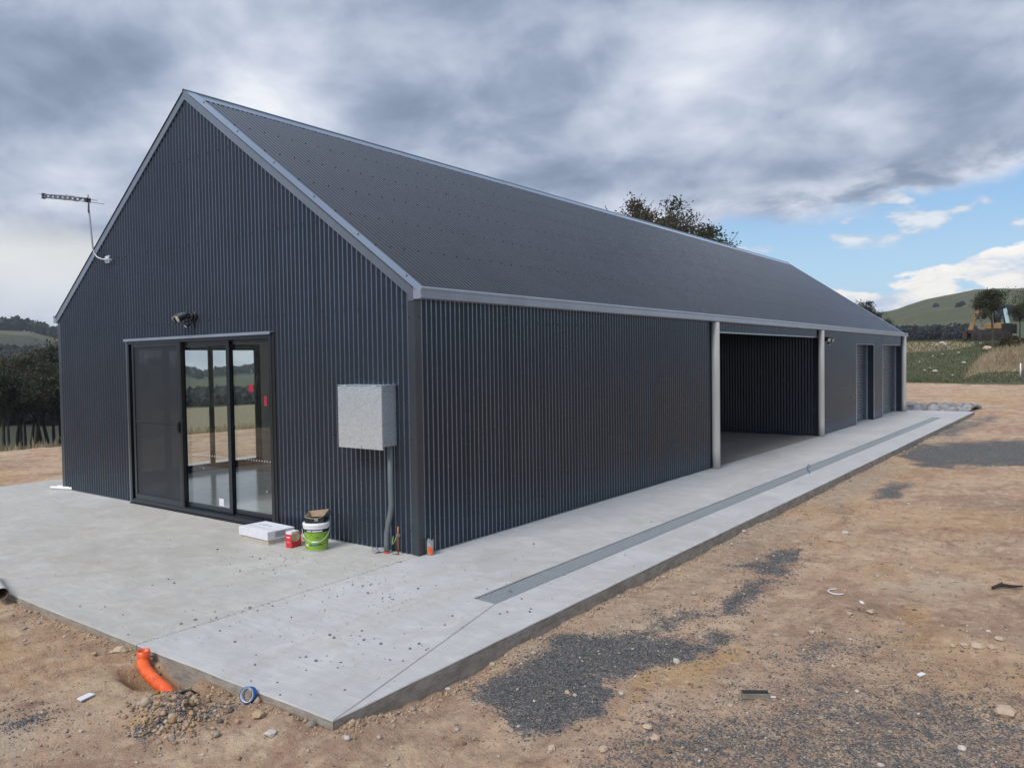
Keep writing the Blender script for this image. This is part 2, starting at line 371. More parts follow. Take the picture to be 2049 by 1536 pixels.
def glass(name, tint=(.965, .985, .975), k=1.0):
    m = bpy.data.materials.new(name); m.use_nodes = True; t = NT(m.node_tree)
    g = t.n('ShaderNodeTexCoord').outputs['Object']
    smear = t.m('MULTIPLY', t.ss(t.noise(g, 5., 6, .65, 1.), .52, .75), .025)
    tr = t.n('ShaderNodeBsdfTransparent', Color=c4(tint)); gl = t.n('ShaderNodeBsdfGlossy', Color=(1, 1, 1, 1), Roughness=.01)
    df = t.n('ShaderNodeBsdfDiffuse', Color=(.6, .6, .6, 1))
    bf = t.n('ShaderNodeNewGeometry').outputs['Backfacing']; ior = t.m('ADD', 1.5, t.m('MULTIPLY', bf, 1/1.5-1.5))
    fr = t.m('MULTIPLY', t.n('ShaderNodeFresnel', IOR=ior).outputs[0], k)
    mx = t.n('ShaderNodeMixShader', i0=fr, i1=tr.outputs[0], i2=gl.outputs[0])
    mx2 = t.n('ShaderNodeMixShader', i0=smear, i1=mx.outputs[0], i2=df.outputs[0])
    t.n('ShaderNodeOutputMaterial', Surface=mx2); return m
M['glass'] = glass('window_glass')
def meshscreen():
    m = bpy.data.materials.new('insect_screen_mesh'); m.use_nodes = True; t = NT(m.node_tree)
    tr = t.n('ShaderNodeBsdfTransparent', Color=(1, 1, 1, 1))
    p = t.n('ShaderNodeBsdfPrincipled', Base_Color=(.022, .027, .036, 1), Roughness=.40)
    mx = t.n('ShaderNodeMixShader', i0=.80, i1=tr.outputs[0], i2=p.outputs[0])
    t.n('ShaderNodeOutputMaterial', Surface=mx); return m
M['screen'] = meshscreen()
def leafmat(name, a, b_, c_):
    m = bpy.data.materials.new(name); m.use_nodes = True; t = NT(m.node_tree)
    g = t.n('ShaderNodeNewGeometry'); pos = g.outputs['Position']
    rnd = g.outputs['Random Per Island']
    n = t.noise(pos, .45, 4, .6)
    col = t.mix(t.ss(n, .38, .62), a, b_); col = t.mix(t.m('MULTIPLY', t.ss(rnd, .65, 1.), .7), col, c_)
    d = t.n('ShaderNodeBsdfDiffuse', Color=col); tl = t.n('ShaderNodeBsdfTranslucent', Color=col)
    mx = t.n('ShaderNodeMixShader', i0=.22, i1=d.outputs[0], i2=tl.outputs[0])
    t.n('ShaderNodeOutputMaterial', Surface=mx); return m
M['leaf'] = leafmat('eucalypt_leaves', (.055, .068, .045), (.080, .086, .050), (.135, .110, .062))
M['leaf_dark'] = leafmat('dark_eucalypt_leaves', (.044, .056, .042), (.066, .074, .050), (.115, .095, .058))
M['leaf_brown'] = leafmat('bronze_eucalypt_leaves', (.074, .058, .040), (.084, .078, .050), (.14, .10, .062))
M['leaf_far'] = leafmat('haze_tinted_leaves', (.058, .070, .066), (.078, .086, .076), (.100, .096, .084))  # distance haze put into the leaf colour: paler and bluer than near leaves
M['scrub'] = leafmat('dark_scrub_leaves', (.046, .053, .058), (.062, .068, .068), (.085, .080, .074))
def ground_mat():
    m = bpy.data.materials.new('bare_earth'); m.use_nodes = True; t = NT(m.node_tree)
    g = t.n('ShaderNodeNewGeometry').outputs['Position']
    at = t.n('ShaderNodeAttribute', {'attribute_name': 'cover'}); sp = t.n('ShaderNodeSeparateColor', i0=at.outputs['Color'])
    grav, grass, dry = sp.outputs; sand = at.outputs['Alpha']
    at2 = t.n('ShaderNodeAttribute', {'attribute_name': 'soil'}); sp2 = t.n('ShaderNodeSeparateColor', i0=at2.outputs['Color'])
    ochre, wood, pale = sp2.outputs
    n1 = t.noise(g, .5, 6, .62, .5); n2 = t.noise(g, 2.4, 8, .66, .8); n3 = t.noise(g, 13., 8, .70, .3); n4 = t.noise(g, 60., 6, .7); n5 = t.noise(g, 210., 4, .65)
    mp = t.n('ShaderNodeMapping', i0=g, Rotation=(0, 0, -.25), Scale=(3.2, .8, 1.)).outputs[0]
    ns = t.noise(mp, 1.1, 7, .65, .6)
    soil = t.mix(t.ss(t.m('ADD', t.m('MULTIPLY', n1, .5), t.m('MULTIPLY', ns, .5)), .40, .60), (.385, .255, .180), (.560, .400, .282))
    soil = t.mix(t.m('MULTIPLY', t.ss(n2, .52, .70), .60), soil, (.640, .500, .355))
    soil = t.mix(t.m('MULTIPLY', t.ss(n2, .46, .32), .60), soil, (.250, .160, .115))
    soil = t.mix(t.m('MULTIPLY', t.ss(t.noise(g, .9, 7, .65, 1.2), .54, .68), .60), soil, (.64, .51, .34))
    soil = t.mix(t.m('MULTIPLY', t.ss(t.noise(g, 1.5, 7, .68, 1.0), .56, .70), .45), soil, (.27, .165, .120))
    soil = t.mix(t.m('MULTIPLY', ochre, t.ss(n3, .30, .62)), soil, (.500, .315, .145))
    soil = t.mix(t.m('MULTIPLY', pale, t.ss(n3, .26, .60)), soil, (.540, .460, .360))
    soil = t.mix(t.m('MULTIPLY', sand, .75), soil, t.mix(t.ss(n3, .35, .65), (.350, .285, .220), (.460, .385, .300)))
    soil = t.mix(t.m('MULTIPLY', t.ss(n4, .56, .74), .45), soil, (.22, .15, .11))
    soil = t.mix(t.m('MULTIPLY', t.ss(n4, .40, .28), .40), soil, (.56, .44, .33))
    nc = t.noise(g, 6.5, 9, .72, .6)
    soil = t.mix(t.m('MULTIPLY', t.ss(nc, .53, .66), .50), soil, (.66, .52, .38))
    soil = t.mix(t.m('MULTIPLY', t.ss(nc, .45, .33), .60), soil, (.19, .120, .086))
    soil = t.mix(t.m('MULTIPLY', t.ss(n3, .44, .32), .45), soil, (.16, .105, .078))  # crevice shade put into the colour where the bump noise is low
    # crushed blue-grey rock trodden into the soil
    gm = t.ss(t.m('ADD', t.m('MULTIPLY', grav, t.m('ADD', .35, t.m('MULTIPLY', n2, 1.25))), t.m('ADD', t.m('MULTIPLY', t.m('SUBTRACT', n3, .5), 1.5), t.m('MULTIPLY', t.m('SUBTRACT', n4, .5), 1.9))), .30, .80)
    vo = t.n('ShaderNodeTexVoronoi', Vector=g, Scale=78.); vc = t.n('ShaderNodeSeparateColor', i0=vo.outputs['Color']).outputs[0]
    gc = t.ramp(vc, [(0., (.075, .081, .090)), (.45, (.125, .133, .144)), (.8, (.175, .180, .188)), (.93, (.28, .25, .21)), (1., (.42, .36, .29))])
    gc = t.mix(t.m('MULTIPLY', t.ss(n2, .45, .65), .45), gc, (.185, .155, .13))
    col = t.mix(gm, soil, gc)
    # pasture
    gg = t.noise(g, 5.5, 7, .7, .4); gf = t.noise(g, .05, 6, .6, .5); gl = t.noise(g, .013, 5, .55, .5)
    gcol = t.mix(t.ss(gg, .35, .65), (.062, .072, .036), (.112, .116, .062))
    gcol = t.mix(t.ss(gf, .46, .62), gcol, (.150, .130, .085)); gcol = t.mix(t.m('MULTIPLY', t.ss(gl, .42, .60), .55), gcol, (.078, .098, .055))
    gm2 = t.ss(t.m('ADD', grass, t.m('MULTIPLY', t.m('SUBTRACT', gg, .5), .6)), .42, .58)
    col = t.mix(gm2, col, gcol)
    dcol = t.mix(t.ss(t.noise(g, 1.6, 7, .7, .4), .36, .64), (.205, .165, .105), (.335, .275, .180))
    dm = t.ss(t.m('ADD', dry, t.m('MULTIPLY', t.m('SUBTRACT', gg, .5), .6)), .42, .58)
    col = t.mix(dm, col, dcol)
    col = t.mix(t.m('MULTIPLY', wood, .85), col, (.030, .034, .026))
    hgt = t.m('ADD', t.m('MULTIPLY', n3, 1.0), t.m('ADD', t.m('MULTIPLY', n4, .42), t.m('ADD', t.m('MULTIPLY', n5, .10), t.m('MULTIPLY', t.m('MULTIPLY', gm, vo.outputs['Distance']), -.35))))
    nrm = t.n('ShaderNodeBump', Strength=.9, Distance=.040, Height=hgt).outputs[0]
    p = t.n('ShaderNodeBsdfPrincipled', Base_Color=col, Roughness=.95, Normal=nrm); p.inputs['Specular IOR Level'].default_value = .15
    t.n('ShaderNodeOutputMaterial', Surface=p); return m
M['ground'] = ground_mat()
def stonemat(name, stops):
    m = bpy.data.materials.new(name); m.use_nodes = True; t = NT(m.node_tree)
    g = t.n('ShaderNodeNewGeometry'); rnd = g.outputs['Random Per Island']
    n = t.noise(g.outputs['Position'], 60., 5, .65)
    col = t.mix(t.m('MULTIPLY', t.ss(n, .35, .7), .35), t.ramp(rnd, stops), (.30, .25, .19))
    nrm = t.n('ShaderNodeBump', Strength=.5, Distance=.01, Height=n).outputs[0]
    p = t.n('ShaderNodeBsdfPrincipled', Base_Color=col, Roughness=.9, Normal=nrm); p.inputs['Specular IOR Level'].default_value = .2
    t.n('ShaderNodeOutputMaterial', Surface=p); return m
M['st_dark'] = stonemat('crushed_blue_stone', [(0, (.055, .058, .066)), (.5, (.105, .111, .122)), (.85, (.16, .165, .172)), (1, (.27, .245, .22))])
M['st_soil'] = stonemat('soil_clods', [(0, (.24, .165, .115)), (.4, (.37, .26, .18)), (.75, (.46, .34, .24)), (1, (.50, .39, .29))])
M['st_pale'] = stonemat('pale_stone', [(0, (.30, .27, .23)), (.6, (.42, .39, .34)), (1, (.55, .53, .49))])
M['st_ochre'] = stonemat('ochre_clods', [(0, (.26, .155, .07)), (.5, (.36, .225, .11)), (1, (.44, .32, .19))])

# ------------------------------------------------------------------ layout numbers (metres)
BW, EH, EHL, RX, RZ, BL = 8.148, 2.70, 2.782, -4.159, 5.607, 25.42      # width, eave right, eave left, ridge x, wall apex z, length
Y1, Y2 = 7.98, 14.60                                                    # breezeway
SX0, SX1, SY0, SY1 = -9.45, 2.207, -3.02, 25.75
def wall_top(x):                                                        # line under the barge
    return EH+(RZ-EH)*(-x)/(-RX) if x > RX else EHL+(RZ-EHL)*(x+BW)/(RX+BW)
def slab_z(x, y):
    return .010*min(y, 0.)*(1-.6*min(max(x/2.2, 0), 1))

# ------------------------------------------------------------------ ground
GP = {}
def poly_mask(px, py, poly, soft):
    poly = np.array(poly, float); n = len(poly); inside = np.zeros(px.shape, bool); dmin = np.full(px.shape, 1e9)
    for i in range(n):
        x1, y1 = poly[i]; x2, y2 = poly[(i+1) % n]
        c = ((y1 > py) != (y2 > py)) & (px < (x2-x1)*(py-y1)/(y2-y1+1e-12)+x1); inside ^= c
        t = np.clip(((px-x1)*(x2-x1)+(py-y1)*(y2-y1))/((x2-x1)**2+(y2-y1)**2), 0, 1)
        dmin = np.minimum(dmin, np.hypot(px-x1-t*(x2-x1), py-y1-t*(y2-y1)))
    return sst(np.where(inside, dmin, -dmin), -soft, soft)
HOLE = onp(318, 1362, 2, -.12); MND = onp(352, 1428, 2, -.06)
def terrain(x, y):
    x = np.asarray(x, float); y = np.asarray(y, float)
    az = np.degrees(np.arctan2(x-5.7, y+5.9))
    ww = sst(az, -36, -47)*sst(az, -170, -140)
    nw = sst(az, -50, -38)*sst(az, 120, 70)
    Xw = -x+.0
    rw = np.interp(az, [-130, -90, -68.5, -63, -58.7, -55, -45, -36], [40, 37, 33, 8, -12, -7, 2, 6])
    hw = np.interp(Xw, [-1e4, 17, 18.5, 50, 85, 180, 320], [-.12, -.12, -.32, -3.3, -6.6, -8.5, -9.])
    hw = hw+(rw+9)*sst(Xw, 300, 760)-35*sst(Xw, 800, 2600)
    Yn = np.hypot(x-5.7, y+5.9)
    rn = np.interp(az, [-50, -30, -16, -12.9, -11.1, -9, -6.3, -3.5, 0, 10, 40, 90], [30, 34, 40, 43, 47, 57.5, 66.5, 65, 54, 34, 26, 26])
    hn = np.interp(Yn, [0, 60, 66, 76, 86, 95, 150, 300], [-.12, -.12, .35, 1.9, 3.25, 3.45, 3.6, 6.0])
    t = np.clip((Yn-300)/700, 0, 1); hn = hn+(rn-6)*(1-(1-t)**1.6)*sst(t, 0, .25)**.5-45*sst(Yn, 1050, 3000)
    rest = -.12+0*x+18*sst(np.hypot(x, y), 150, 1500)
    zt = hw*ww+hn*nw+rest*np.clip(1-ww-nw, 0, 1)
    far = sst(np.hypot(x, y), 40, 300)
    return zt+far*(fbm(x/60, y/60, 31, 4)*2.2+fbm(x/14, y/14, 37, 3)*.5)*sst(np.hypot(x, y), 60, 500)
def gh(x, y):
    x = np.asarray(x, float); y = np.asarray(y, float)
    z = terrain(x, y)
    nr = sst(np.hypot(x-2, y), 60, 20)
    z = z+nr*(.024*fbm(x*.55, y*.55, 3, 3)+.028*fbm(x*2.3, y*2.3, 5, 5, .6)+.030*fbm(x*7, y*7, 9, 4, .6)*sst(fbm(x*.8, y*.8, 12, 2), -.35, .35)+.008*fbm(x*24, y*24, 14, 2))
    z = z+.050*np.exp(-((x-2.2)**2+(y+3.0)**2)/.45)                        # earth banked up at the slab corner
    z = z+.030*sst(y, -2.6, -3.1)*sst(x, 2.3, 1.4)*sst(y, -6, -3.4)          # and along the front edge
    dx, dy = x-HOLE[0], y-HOLE[1]
    c, s_ = math.cos(.15), math.sin(.15); u, v = dx*c+dy*s_, -dx*s_+dy*c
    z = z-.27*np.exp(-((u/.27)**2+(v/.15)**2)**1.8)*(1+.3*fbm(x*8, y*8, 63, 2))
    rut = sum(np.exp(-((x-xc-.25*np.sin(y*.23+xc)-.10*fbm(y*.4, y*0+xc, 66, 2))/.13)**2) for xc in (3.05, 4.62, 3.62, 5.25))
    z = z-.022*rut*sst(y, -2.5, .5)*sst(y, 40, 25)*(.55+.6*fbm(x*3, y*1.5, 67, 3))
    dx, dy = x-MND[0], y-MND[1]; m_ = np.exp(-((dx/.34)**2+(dy/.20)**2)**1.1)
    z = z+m_*(.080+.060*fbm(x*6, y*6, 21, 3)+.045*fbm(x*17, y*17, 23, 2))
    for (cx, cy, r_, hh) in BUMPS:
        q = np.exp(-(((x-cx)**2+(y-cy)**2)/r_**2)); z = z+q*(hh+.4*hh*fbm(x*9, y*9, 41, 2))
    # keep the earth below the concrete
    ins = (x > SX0+.02) & (x < SX1-.02) & (y > SY0+.02) & (y < SY1-.02)
    return np.where(ins, np.minimum(z, -.10), z)
def _g(px, py, z=-.12): p = onp(px, py, 2, z); return p[0], p[1]
BUMPS = []
for px, py, r_, hh in [(1965, 1285, .22, .05), (1910, 1290, .16, .04), (2020, 1425, .18, .05), (1305, 1445, .16, .03), (1700, 1225, .20, .03), (560, 1470, .16, .04), (510, 1440, .14, .03), (1790, 1140, .3, .03), (120, 1330, .3, .03)]:
    a_, b2 = _g(px, py); BUMPS.append((a_, b2, r_, hh))
def G(px, py):                            # photo pixel -> point on the built ground
    z = -.12
    for _ in range(8):
        p = onp(px, py, 2, z); z = float(gh(p[0], p[1]))
    return np.array([p[0], p[1], z])
def project(x, y, z):
    d = np.stack([x-CAM[0], y-CAM[1], z-CAM[2]], -1); dz = d@_f; ok = dz > .3; dz = np.where(ok, dz, 1)
    return np.where(ok, 1024.5+FPX*(d@_r)/dz, -9e3), np.where(ok, 768-FPX*(d@_u)/dz, 9e3)

view_az = math.degrees(math.atan2(_f[0], _f[1]))
a_f = np.arange(view_az-44, view_az+44, .17); a_c = np.arange(view_az+44, view_az+316, 3.4)
AZ = np.radians(np.concatenate([a_f, a_c])); RR = np.geomspace(1.3, 1550, 960)
aa, rr = np.meshgrid(AZ, RR); gx = CAM[0]+rr*np.sin(aa); gy = CAM[1]+rr*np.cos(aa); gz = gh(gx, gy)
nA, nR = len(AZ), len(RR)
idx = np.arange(nA*nR).reshape(nR, nA); i2 = np.roll(idx, -1, axis=1)
quads = np.stack([idx[:-1], idx[1:], i2[1:], i2[:-1]], -1).reshape(-1, 4)
gv = np.stack([gx, gy, gz], -1).reshape(-1, 3)
gme = fast_mesh('ground', np.vstack([gv, [[CAM[0], CAM[1], float(gh(CAM[0], CAM[1]))]]]), quads, M['ground'], True)
vx, vy, vz = gv.T
pxx, pyy = project(vx, vy, vz)
wx = pxx+30*fbm(vx*2.2, vy*2.2, 51, 4)*np.clip(900/np.maximum(np.hypot(vx-CAM[0], vy-CAM[1])*60, 60), .3, 3)
wy = pyy+18*fbm(vx*2.2, vy*2.2, 57, 4)*np.clip(900/np.maximum(np.hypot(vx-CAM[0], vy-CAM[1])*60, 60), .3, 3)
GRAV = [([(960,1395),(1010,1345),(1090,1302),(1180,1264),(1260,1262),(1400,1272),(1475,1290),(1370,1328),(1290,1342),(1205,1372),(1215,1412),(1120,1445),(1050,1455),(990,1425)], 14, 1.),
        ([(1180,1600),(1210,1500),(1300,1425),(1400,1402),(1500,1372),(1560,1345),(1700,1330),(1850,1345),(2100,1390),(2200,1650)], 40, .58),
        ([(1400,1235),(1440,1190),(1500,1160),(1570,1155),(1500,1205),(1440,1232)], 12, .85),
        ([(1480,1140),(1550,1095),(1630,1078),(1605,1112),(1530,1150)], 10, .9),
        ([(1270,1262),(1330,1225),(1450,1200),(1400,1240),(1330,1262)], 14, .8),
        ([(1735,995),(1790,962),(1835,960),(1800,990),(1750,1003)], 8, .95),
        ([(1640,1030),(1690,1012),(1720,1020),(1680,1035)], 8, .65),
        ([(1785,908),(1830,886),(1950,881),(2300,884),(2300,930),(1900,931),(1830,930)], 6, 1.),
        ([(1840,872),(1905,845),(1992,828),(2005,838),(1910,875)], 7, .72),
        ([(-200,1425),(60,1410),(125,1422),(70,1442),(-200,1450)], 14, .8),
        ([(1500,1330),(1650,1262),(1800,1280),(1760,1320),(1600,1345)], 22, .55),
        ([(300,1440),(360,1400),(420,1420),(400,1462),(330,1475)], 12, .75), ([(330,1400),(380,1378),(400,1395),(350,1415)], 8, .8)]
OCH = [([(1240,1425),(1290,1345),(1400,1292),(1465,1318),(1425,1372),(1330,1372)], 18, 1.), ([(-60,1240),(40,1290),(90,1330),(60,1360),(-60,1330)], 22, .8),
       ([(255,1450),(270,1415),(320,1395),(345,1420),(310,1445)], 8, 1.), ([(1570,1432),(1620,1412),(1645,1428),(1600,1440)], 6, 1.), ([(1790,1220),(1850,1212),(1850,1236),(1800,1238)], 7, .8),
       ([(1570,1500),(1640,1470),(1650,1500),(1600,1515)], 8, .8), ([(1880,760),(1960,775),(2049,800),(2049,815),(1900,800)], 6, .5)]
PALE = [([(955,1400),(1000,1398),(1030,1412),(1000,1424),(955,1425)], 6, 1.), ([(1770,1170),(1880,1140),(1960,1170),(1900,1195),(1800,1190)], 16, .7), ([(-50,1440),(40,1430),(60,1480),(10,1520),(-50,1500)], 14, .6), ([(1300,1300),(1340,1290),(1360,1305),(1310,1312)], 8, .5)]
def masks(L, ws=1.):
    t = np.zeros(vx.shape)
    for poly, soft, k in L: t = np.maximum(t, k*poly_mask(wx, wy, poly, soft*ws))
    return t
onview = (np.hypot(vx-CAM[0], vy-CAM[1]) < 50)
grav = np.where(onview, masks(GRAV, 1.9), 0); gravw = np.where(onview, masks(GRAV, 4.), 0); och = np.where(onview, masks(OCH), 0); pale = np.where(onview, masks(PALE), 0)
patch = sst(fbm(vx*.45+7, vy*.45, 71, 4), .18, .42)
grav = np.maximum(grav, .40*patch*sst(np.hypot(vx-CAM[0], vy-CAM[1]), 30, 10))
och = np.maximum(och, .55*sst(fbm(vx*.35+3, vy*.35, 75, 4), .12, .45)*sst(np.hypot(vx, vy), 60, 25))
sand = sst(vx, SX1+.75, SX1+.30)*(vx > SX1-.3)*(vy > -1.5)*sst(fbm(vx*1.2, vy*.6, 81, 3), -.75, .1)*sst(vy, 25, 20)
azv = np.degrees(np.arctan2(vx-5.7, vy+5.9)); rv = np.hypot(vx-5.7, vy+5.9)
nthq = sst(azv, -50, -42)
edge_n = 62+3*fbm(vx/9, vy/9, 91, 3)
grassm = sst(rv, edge_n-2, edge_n+2)*nthq
edge_w = 17.0+.5*fbm(vy/3, vx/3, 93, 3)
grass_w = sst(-vx, edge_w-.4, edge_w+.4)*(1-nthq)*sst(azv, -160, -140)
grassm = np.maximum(grassm, np.maximum(grass_w, sst(np.hypot(vx, vy), 70, 110)))
dryp = poly_mask(pxx, pyy, [(1925,760),(1960,715),(1990,700),(2060,690),(2400,690),(2400,742),(2060,742),(1960,745)], 6)*(rv < 140)*(rv > 58)
drys = poly_mask(pxx, pyy, [(1700,690),(1820,682),(1900,680),(1960,690),(1900,700),(1820,705),(1700,706)], 5)*(rv < 110)*(rv > 60)*.9
dryw = sst(-vx, 17.0, 20)*sst(-vx, 190, 150)*(1-nthq)*sst(azv, -64, -61)*.95
dry = np.clip(np.maximum(np.maximum(dryp, drys), dryw)+.35*sst(fbm(vx/40, vy/40, 95, 4), .1, .4)*sst(rv, 110, 250), 0, 1)
wood = sst(-vx, 60, 110)*(1-nthq)*sst(azv, -61.5, -64)*sst(-vx, 690, 600)*.7
for nm, arr in (('cover', (grav, grassm, dry, sand)), ('soil', (och, wood, pale, np.ones_like(och)))):
    at = gme.attributes.new(nm, 'FLOAT_COLOR', 'POINT')
    cc = np.zeros((len(gme.vertices), 4), np.float32); cc[:len(vx)] = np.stack(arr, -1); at.data.foreach_set('color', cc.ravel())
ground = tag(link('ground', gme), kind='structure', label='bare reddish earth round the shed running out to pasture and hills')

# ------------------------------------------------------------------ stones, clods, grit
def ico():
    t = (1+5**.5)/2
    v = np.array([(-1,t,0),(1,t,0),(-1,-t,0),(1,-t,0),(0,-1,t),(0,1,t),(0,-1,-t),(0,1,-t),(t,0,-1),(t,0,1),(-t,0,-1),(-t,0,1)])/math.sqrt(1+t*t)
    f = np.array([(0,11,5),(0,5,1),(0,1,7),(0,7,10),(0,10,11),(1,5,9),(5,11,4),(11,10,2),(10,7,6),(7,1,8),(3,9,4),(3,4,2),(3,2,6),(3,6,8),(3,8,9),(4,9,5),(2,4,11),(6,2,10),(8,6,7),(9,8,1)])
    return v, f
ICV, ICF = ico()
OCV = np.array([(1,0,0),(0,1,0),(-1,0,0),(0,-1,0),(0,0,1),(0,0,-1)], float); OCF = np.array([(0,1,4),(1,2,4),(2,3,4),(3,0,4),(1,0,5),(2,1,5),(3,2,5),(0,3,5)])
def scatter_mesh(name, P, size, mats, base='ico', flat=.65, two=False):
    bv, bf = (ICV, ICF) if base == 'ico' else (OCV, OCF)
    n = len(P); k = len(bv)
    sc = size[:, None, None]*RNG.uniform(.6, 1.25, (n, 1, 3))*np.array([1, 1, flat])
    v = bv[None]*(1+RNG.uniform(-.28, .28, (n, k, 1)))*sc
    a = RNG.uniform(0, 6.283, n); c, s_ = np.cos(a)[:, None], np.sin(a)[:, None]
    vx2 = v[..., 0]*c-v[..., 1]*s_; vy2 = v[..., 0]*s_+v[..., 1]*c
    v = np.stack([vx2, vy2, v[..., 2]], -1)+P[:, None]
    f = (bf[None]+(np.arange(n)*k)[:, None, None]).reshape(-1, 3)
    return fast_mesh(name, v.reshape(-1, 3), f, mats, mi=np.repeat((RNG.uniform(0, 1, n) < .35).astype(int), len(bf)) if two else None)
flatm = (np.hypot(vx-CAM[0], vy-CAM[1]) < 14) & (pxx > -150) & (pxx < 2200) & (pyy < 1700)
out = flatm & ~((vx > SX0) & (vx < SX1+.02) & (vy > SY0-.02) & (vy < SY1))
cand = np.where(out)[0]
cell = (np.hypot(vx-CAM[0], vy-CAM[1])[cand])**2                            # each grid cell's area grows with distance squared
def pick(wt, n):
    p = wt*cell; p = p/p.sum(); ii = RNG.choice(cand, n, p=p)
    rr_ = np.hypot(vx-CAM[0], vy-CAM[1])[ii]*.004
    x_ = vx[ii]+RNG.uniform(-1, 1, n)*rr_; y_ = vy[ii]+RNG.uniform(-1, 1, n)*rr_
    keep = ~((x_ > SX0-.02) & (x_ < SX1+.02) & (y_ > SY0-.02) & (y_ < SY1)); x_, y_ = x_[keep], y_[keep]
    return np.stack([x_, y_, gh(x_, y_)], -1)
near = sst(np.hypot(vx-CAM[0], vy-CAM[1]), 14, 5)[cand]
P_ = pick((np.clip(gravw[cand], 0, 1)**1.6+.005)*(near+.1), 34000); s_ = RNG.gamma(2.0, .0015, len(P_))+.0022; P_[:, 2] += s_*.2
tag(link('crushed_rock', scatter_mesh('crushed_rock', P_, s_, M['st_dark'], 'oct')), 'dark blue-grey crushed rock strewn over the earth', 'gravel', kind='stuff')
P_ = pick((1.05-np.clip(grav[cand], 0, 1))*(near+.15), 9000); s_ = RNG.gamma(1.3, .0026, len(P_))+.002; P_[:, 2] += s_*.1
tag(link('soil_crumbs', scatter_mesh('soil_crumbs', P_, s_, M['st_soil'], 'oct')), 'small reddish crumbs of soil lying on the bare earth', 'soil', kind='stuff')
P_ = pick(near+.1, 800); s_ = RNG.gamma(1.5, .004, len(P_))+.003; P_[:, 2] += s_*.3
tag(link('pale_grit', scatter_mesh('pale_grit', P_, s_, M['st_pale'], 'ico')), 'pale grit stones dotted over the earth', 'grit', kind='stuff')
dm_ = np.exp(-(((vx-MND[0])/.34)**2+((vy-MND[1])/.2)**2)**1.1)[cand]
P_ = pick(dm_*(dm_ > .12), 900); s_ = RNG.gamma(1.0, .0055, len(P_))+.002; P_[:, 2] += s_*.3
tag(link('mound_clods', scatter_mesh('mound_clods', P_, s_, [M['st_soil'], M['st_ochre']], 'oct', .9, two=True)), 'loose ochre and brown clods of the dug-out mound', 'clods', kind='stuff')
P_ = pick(dm_*(dm_ > .12), 260); s_ = RNG.gamma(1.2, .0036, len(P_))+.002; P_[:, 2] += s_*.4
tag(link('mound_rubble', scatter_mesh('mound_rubble', P_, s_, [M['st_dark']], 'oct', .8)), 'dark broken stone mixed into the dug-out mound', 'rubble', kind='stuff')
# crumbling earth along the foot of the slab
def edge_pts(n):
    t = RNG.uniform(0, 1, n); side = RNG.uniform(0, 1, n) < .62
    x_ = np.where(side, SX1+.025+np.abs(RNG.normal(0, .06, n)), SX0+t*(SX1-SX0)); y_ = np.where(side, SY0+t**1.5*20, SY0-.025-np.abs(RNG.normal(0, .05, n)))
    return np.stack([x_, y_, gh(x_, y_)], -1)
P_ = edge_pts(5000); s_ = RNG.gamma(1.5, .0038, len(P_))+.0025; P_[:, 2] += s_*.1
tag(link('edge_crumbs', scatter_mesh('edge_crumbs', P_, s_, M['st_soil'], 'oct', .8)), 'crumbling brown earth along the foot of the concrete slab', 'soil', kind='stuff')
# broken stone heap beyond the far end of the slab
P_ = np.stack([RNG.uniform(-3.2, 1.9, 2600), RNG.uniform(26.2, 30.5, 2600), np.zeros(2600)], -1)
kp = (P_[:, 1] < 29.6+.8*fbm(P_[:, 0]*.9, P_[:, 0]*0, 3, 2)); P_ = P_[kp]
hp = .16*np.sin(np.clip((P_[:, 1]-26.0)/4.2, 0, 1)*3.14)*(1+.6*fbm(P_[:, 0]*1.1, P_[:, 1]*1.1, 8, 3))
P_[:, 2] = gh(P_[:, 0], P_[:, 1])+np.maximum(hp, 0)+.01; s_ = RNG.gamma(2.5, .025, len(P_))+.02
M['st_grey'] = stonemat('grey_rubble', [(0, (.14, .15, .165)), (.5, (.24, .25, .27)), (1, (.36, .37, .39))])
tag(link('rubble_heap', scatter_mesh('rubble_heap', P_, s_, M['st_grey'], 'ico')), 'grey broken stone heaped beyond the far end of the slab', 'rubble', kind='stuff')

def rock_mesh(name, seed, mat, sub=1, rough=.3):
    import bmesh
    bm = bmesh.new(); bmesh.ops.create_icosphere(bm, subdivisions=sub+1, radius=1)
    r_ = np.random.default_rng(seed); ax = r_.normal(size=(5, 3)); ax /= np.linalg.norm(ax, axis=1)[:, None]; cut = r_.uniform(.55, .9, 5)
    for v in bm.verts:
        p = np.array(v.co)
        for a_, c_ in zip(ax, cut):
            dd = p@a_
            if dd > c_: p = p-a_*(dd-c_)
        p *= 1+rough*.35*r_.uniform(-1, 1); v.co = p
    me = bpy.data.meshes.new(name); bm.to_mesh(me); bm.free(); me.materials.append(mat); return me
def put(name, me, px, py, size, label, cat, group=None, flat=.62, sink=.34, rz=None):
    p = G(px, py); o = link(name, me, None, (p[0], p[1], p[2]+size*flat*(1-2*sink)), (0, 0, random.uniform(0, 6.28) if rz is None else rz))
    o.scale = (size*random.uniform(.9, 1.25), size*random.uniform(.8, 1.05), size*flat); tag(o, label, cat, group); return o
RK = {k: [rock_mesh('rock', 10+i*7+j*31, M[m_], 1 if k != 'clod' else 1, r_) for i in range(3)] for j, (k, m_, r_) in enumerate([('dark', 'st_dark', .25), ('clod', 'st_soil', .5), ('pale', 'st_pale', .25), ('ochre', 'st_ochre', .5)])}
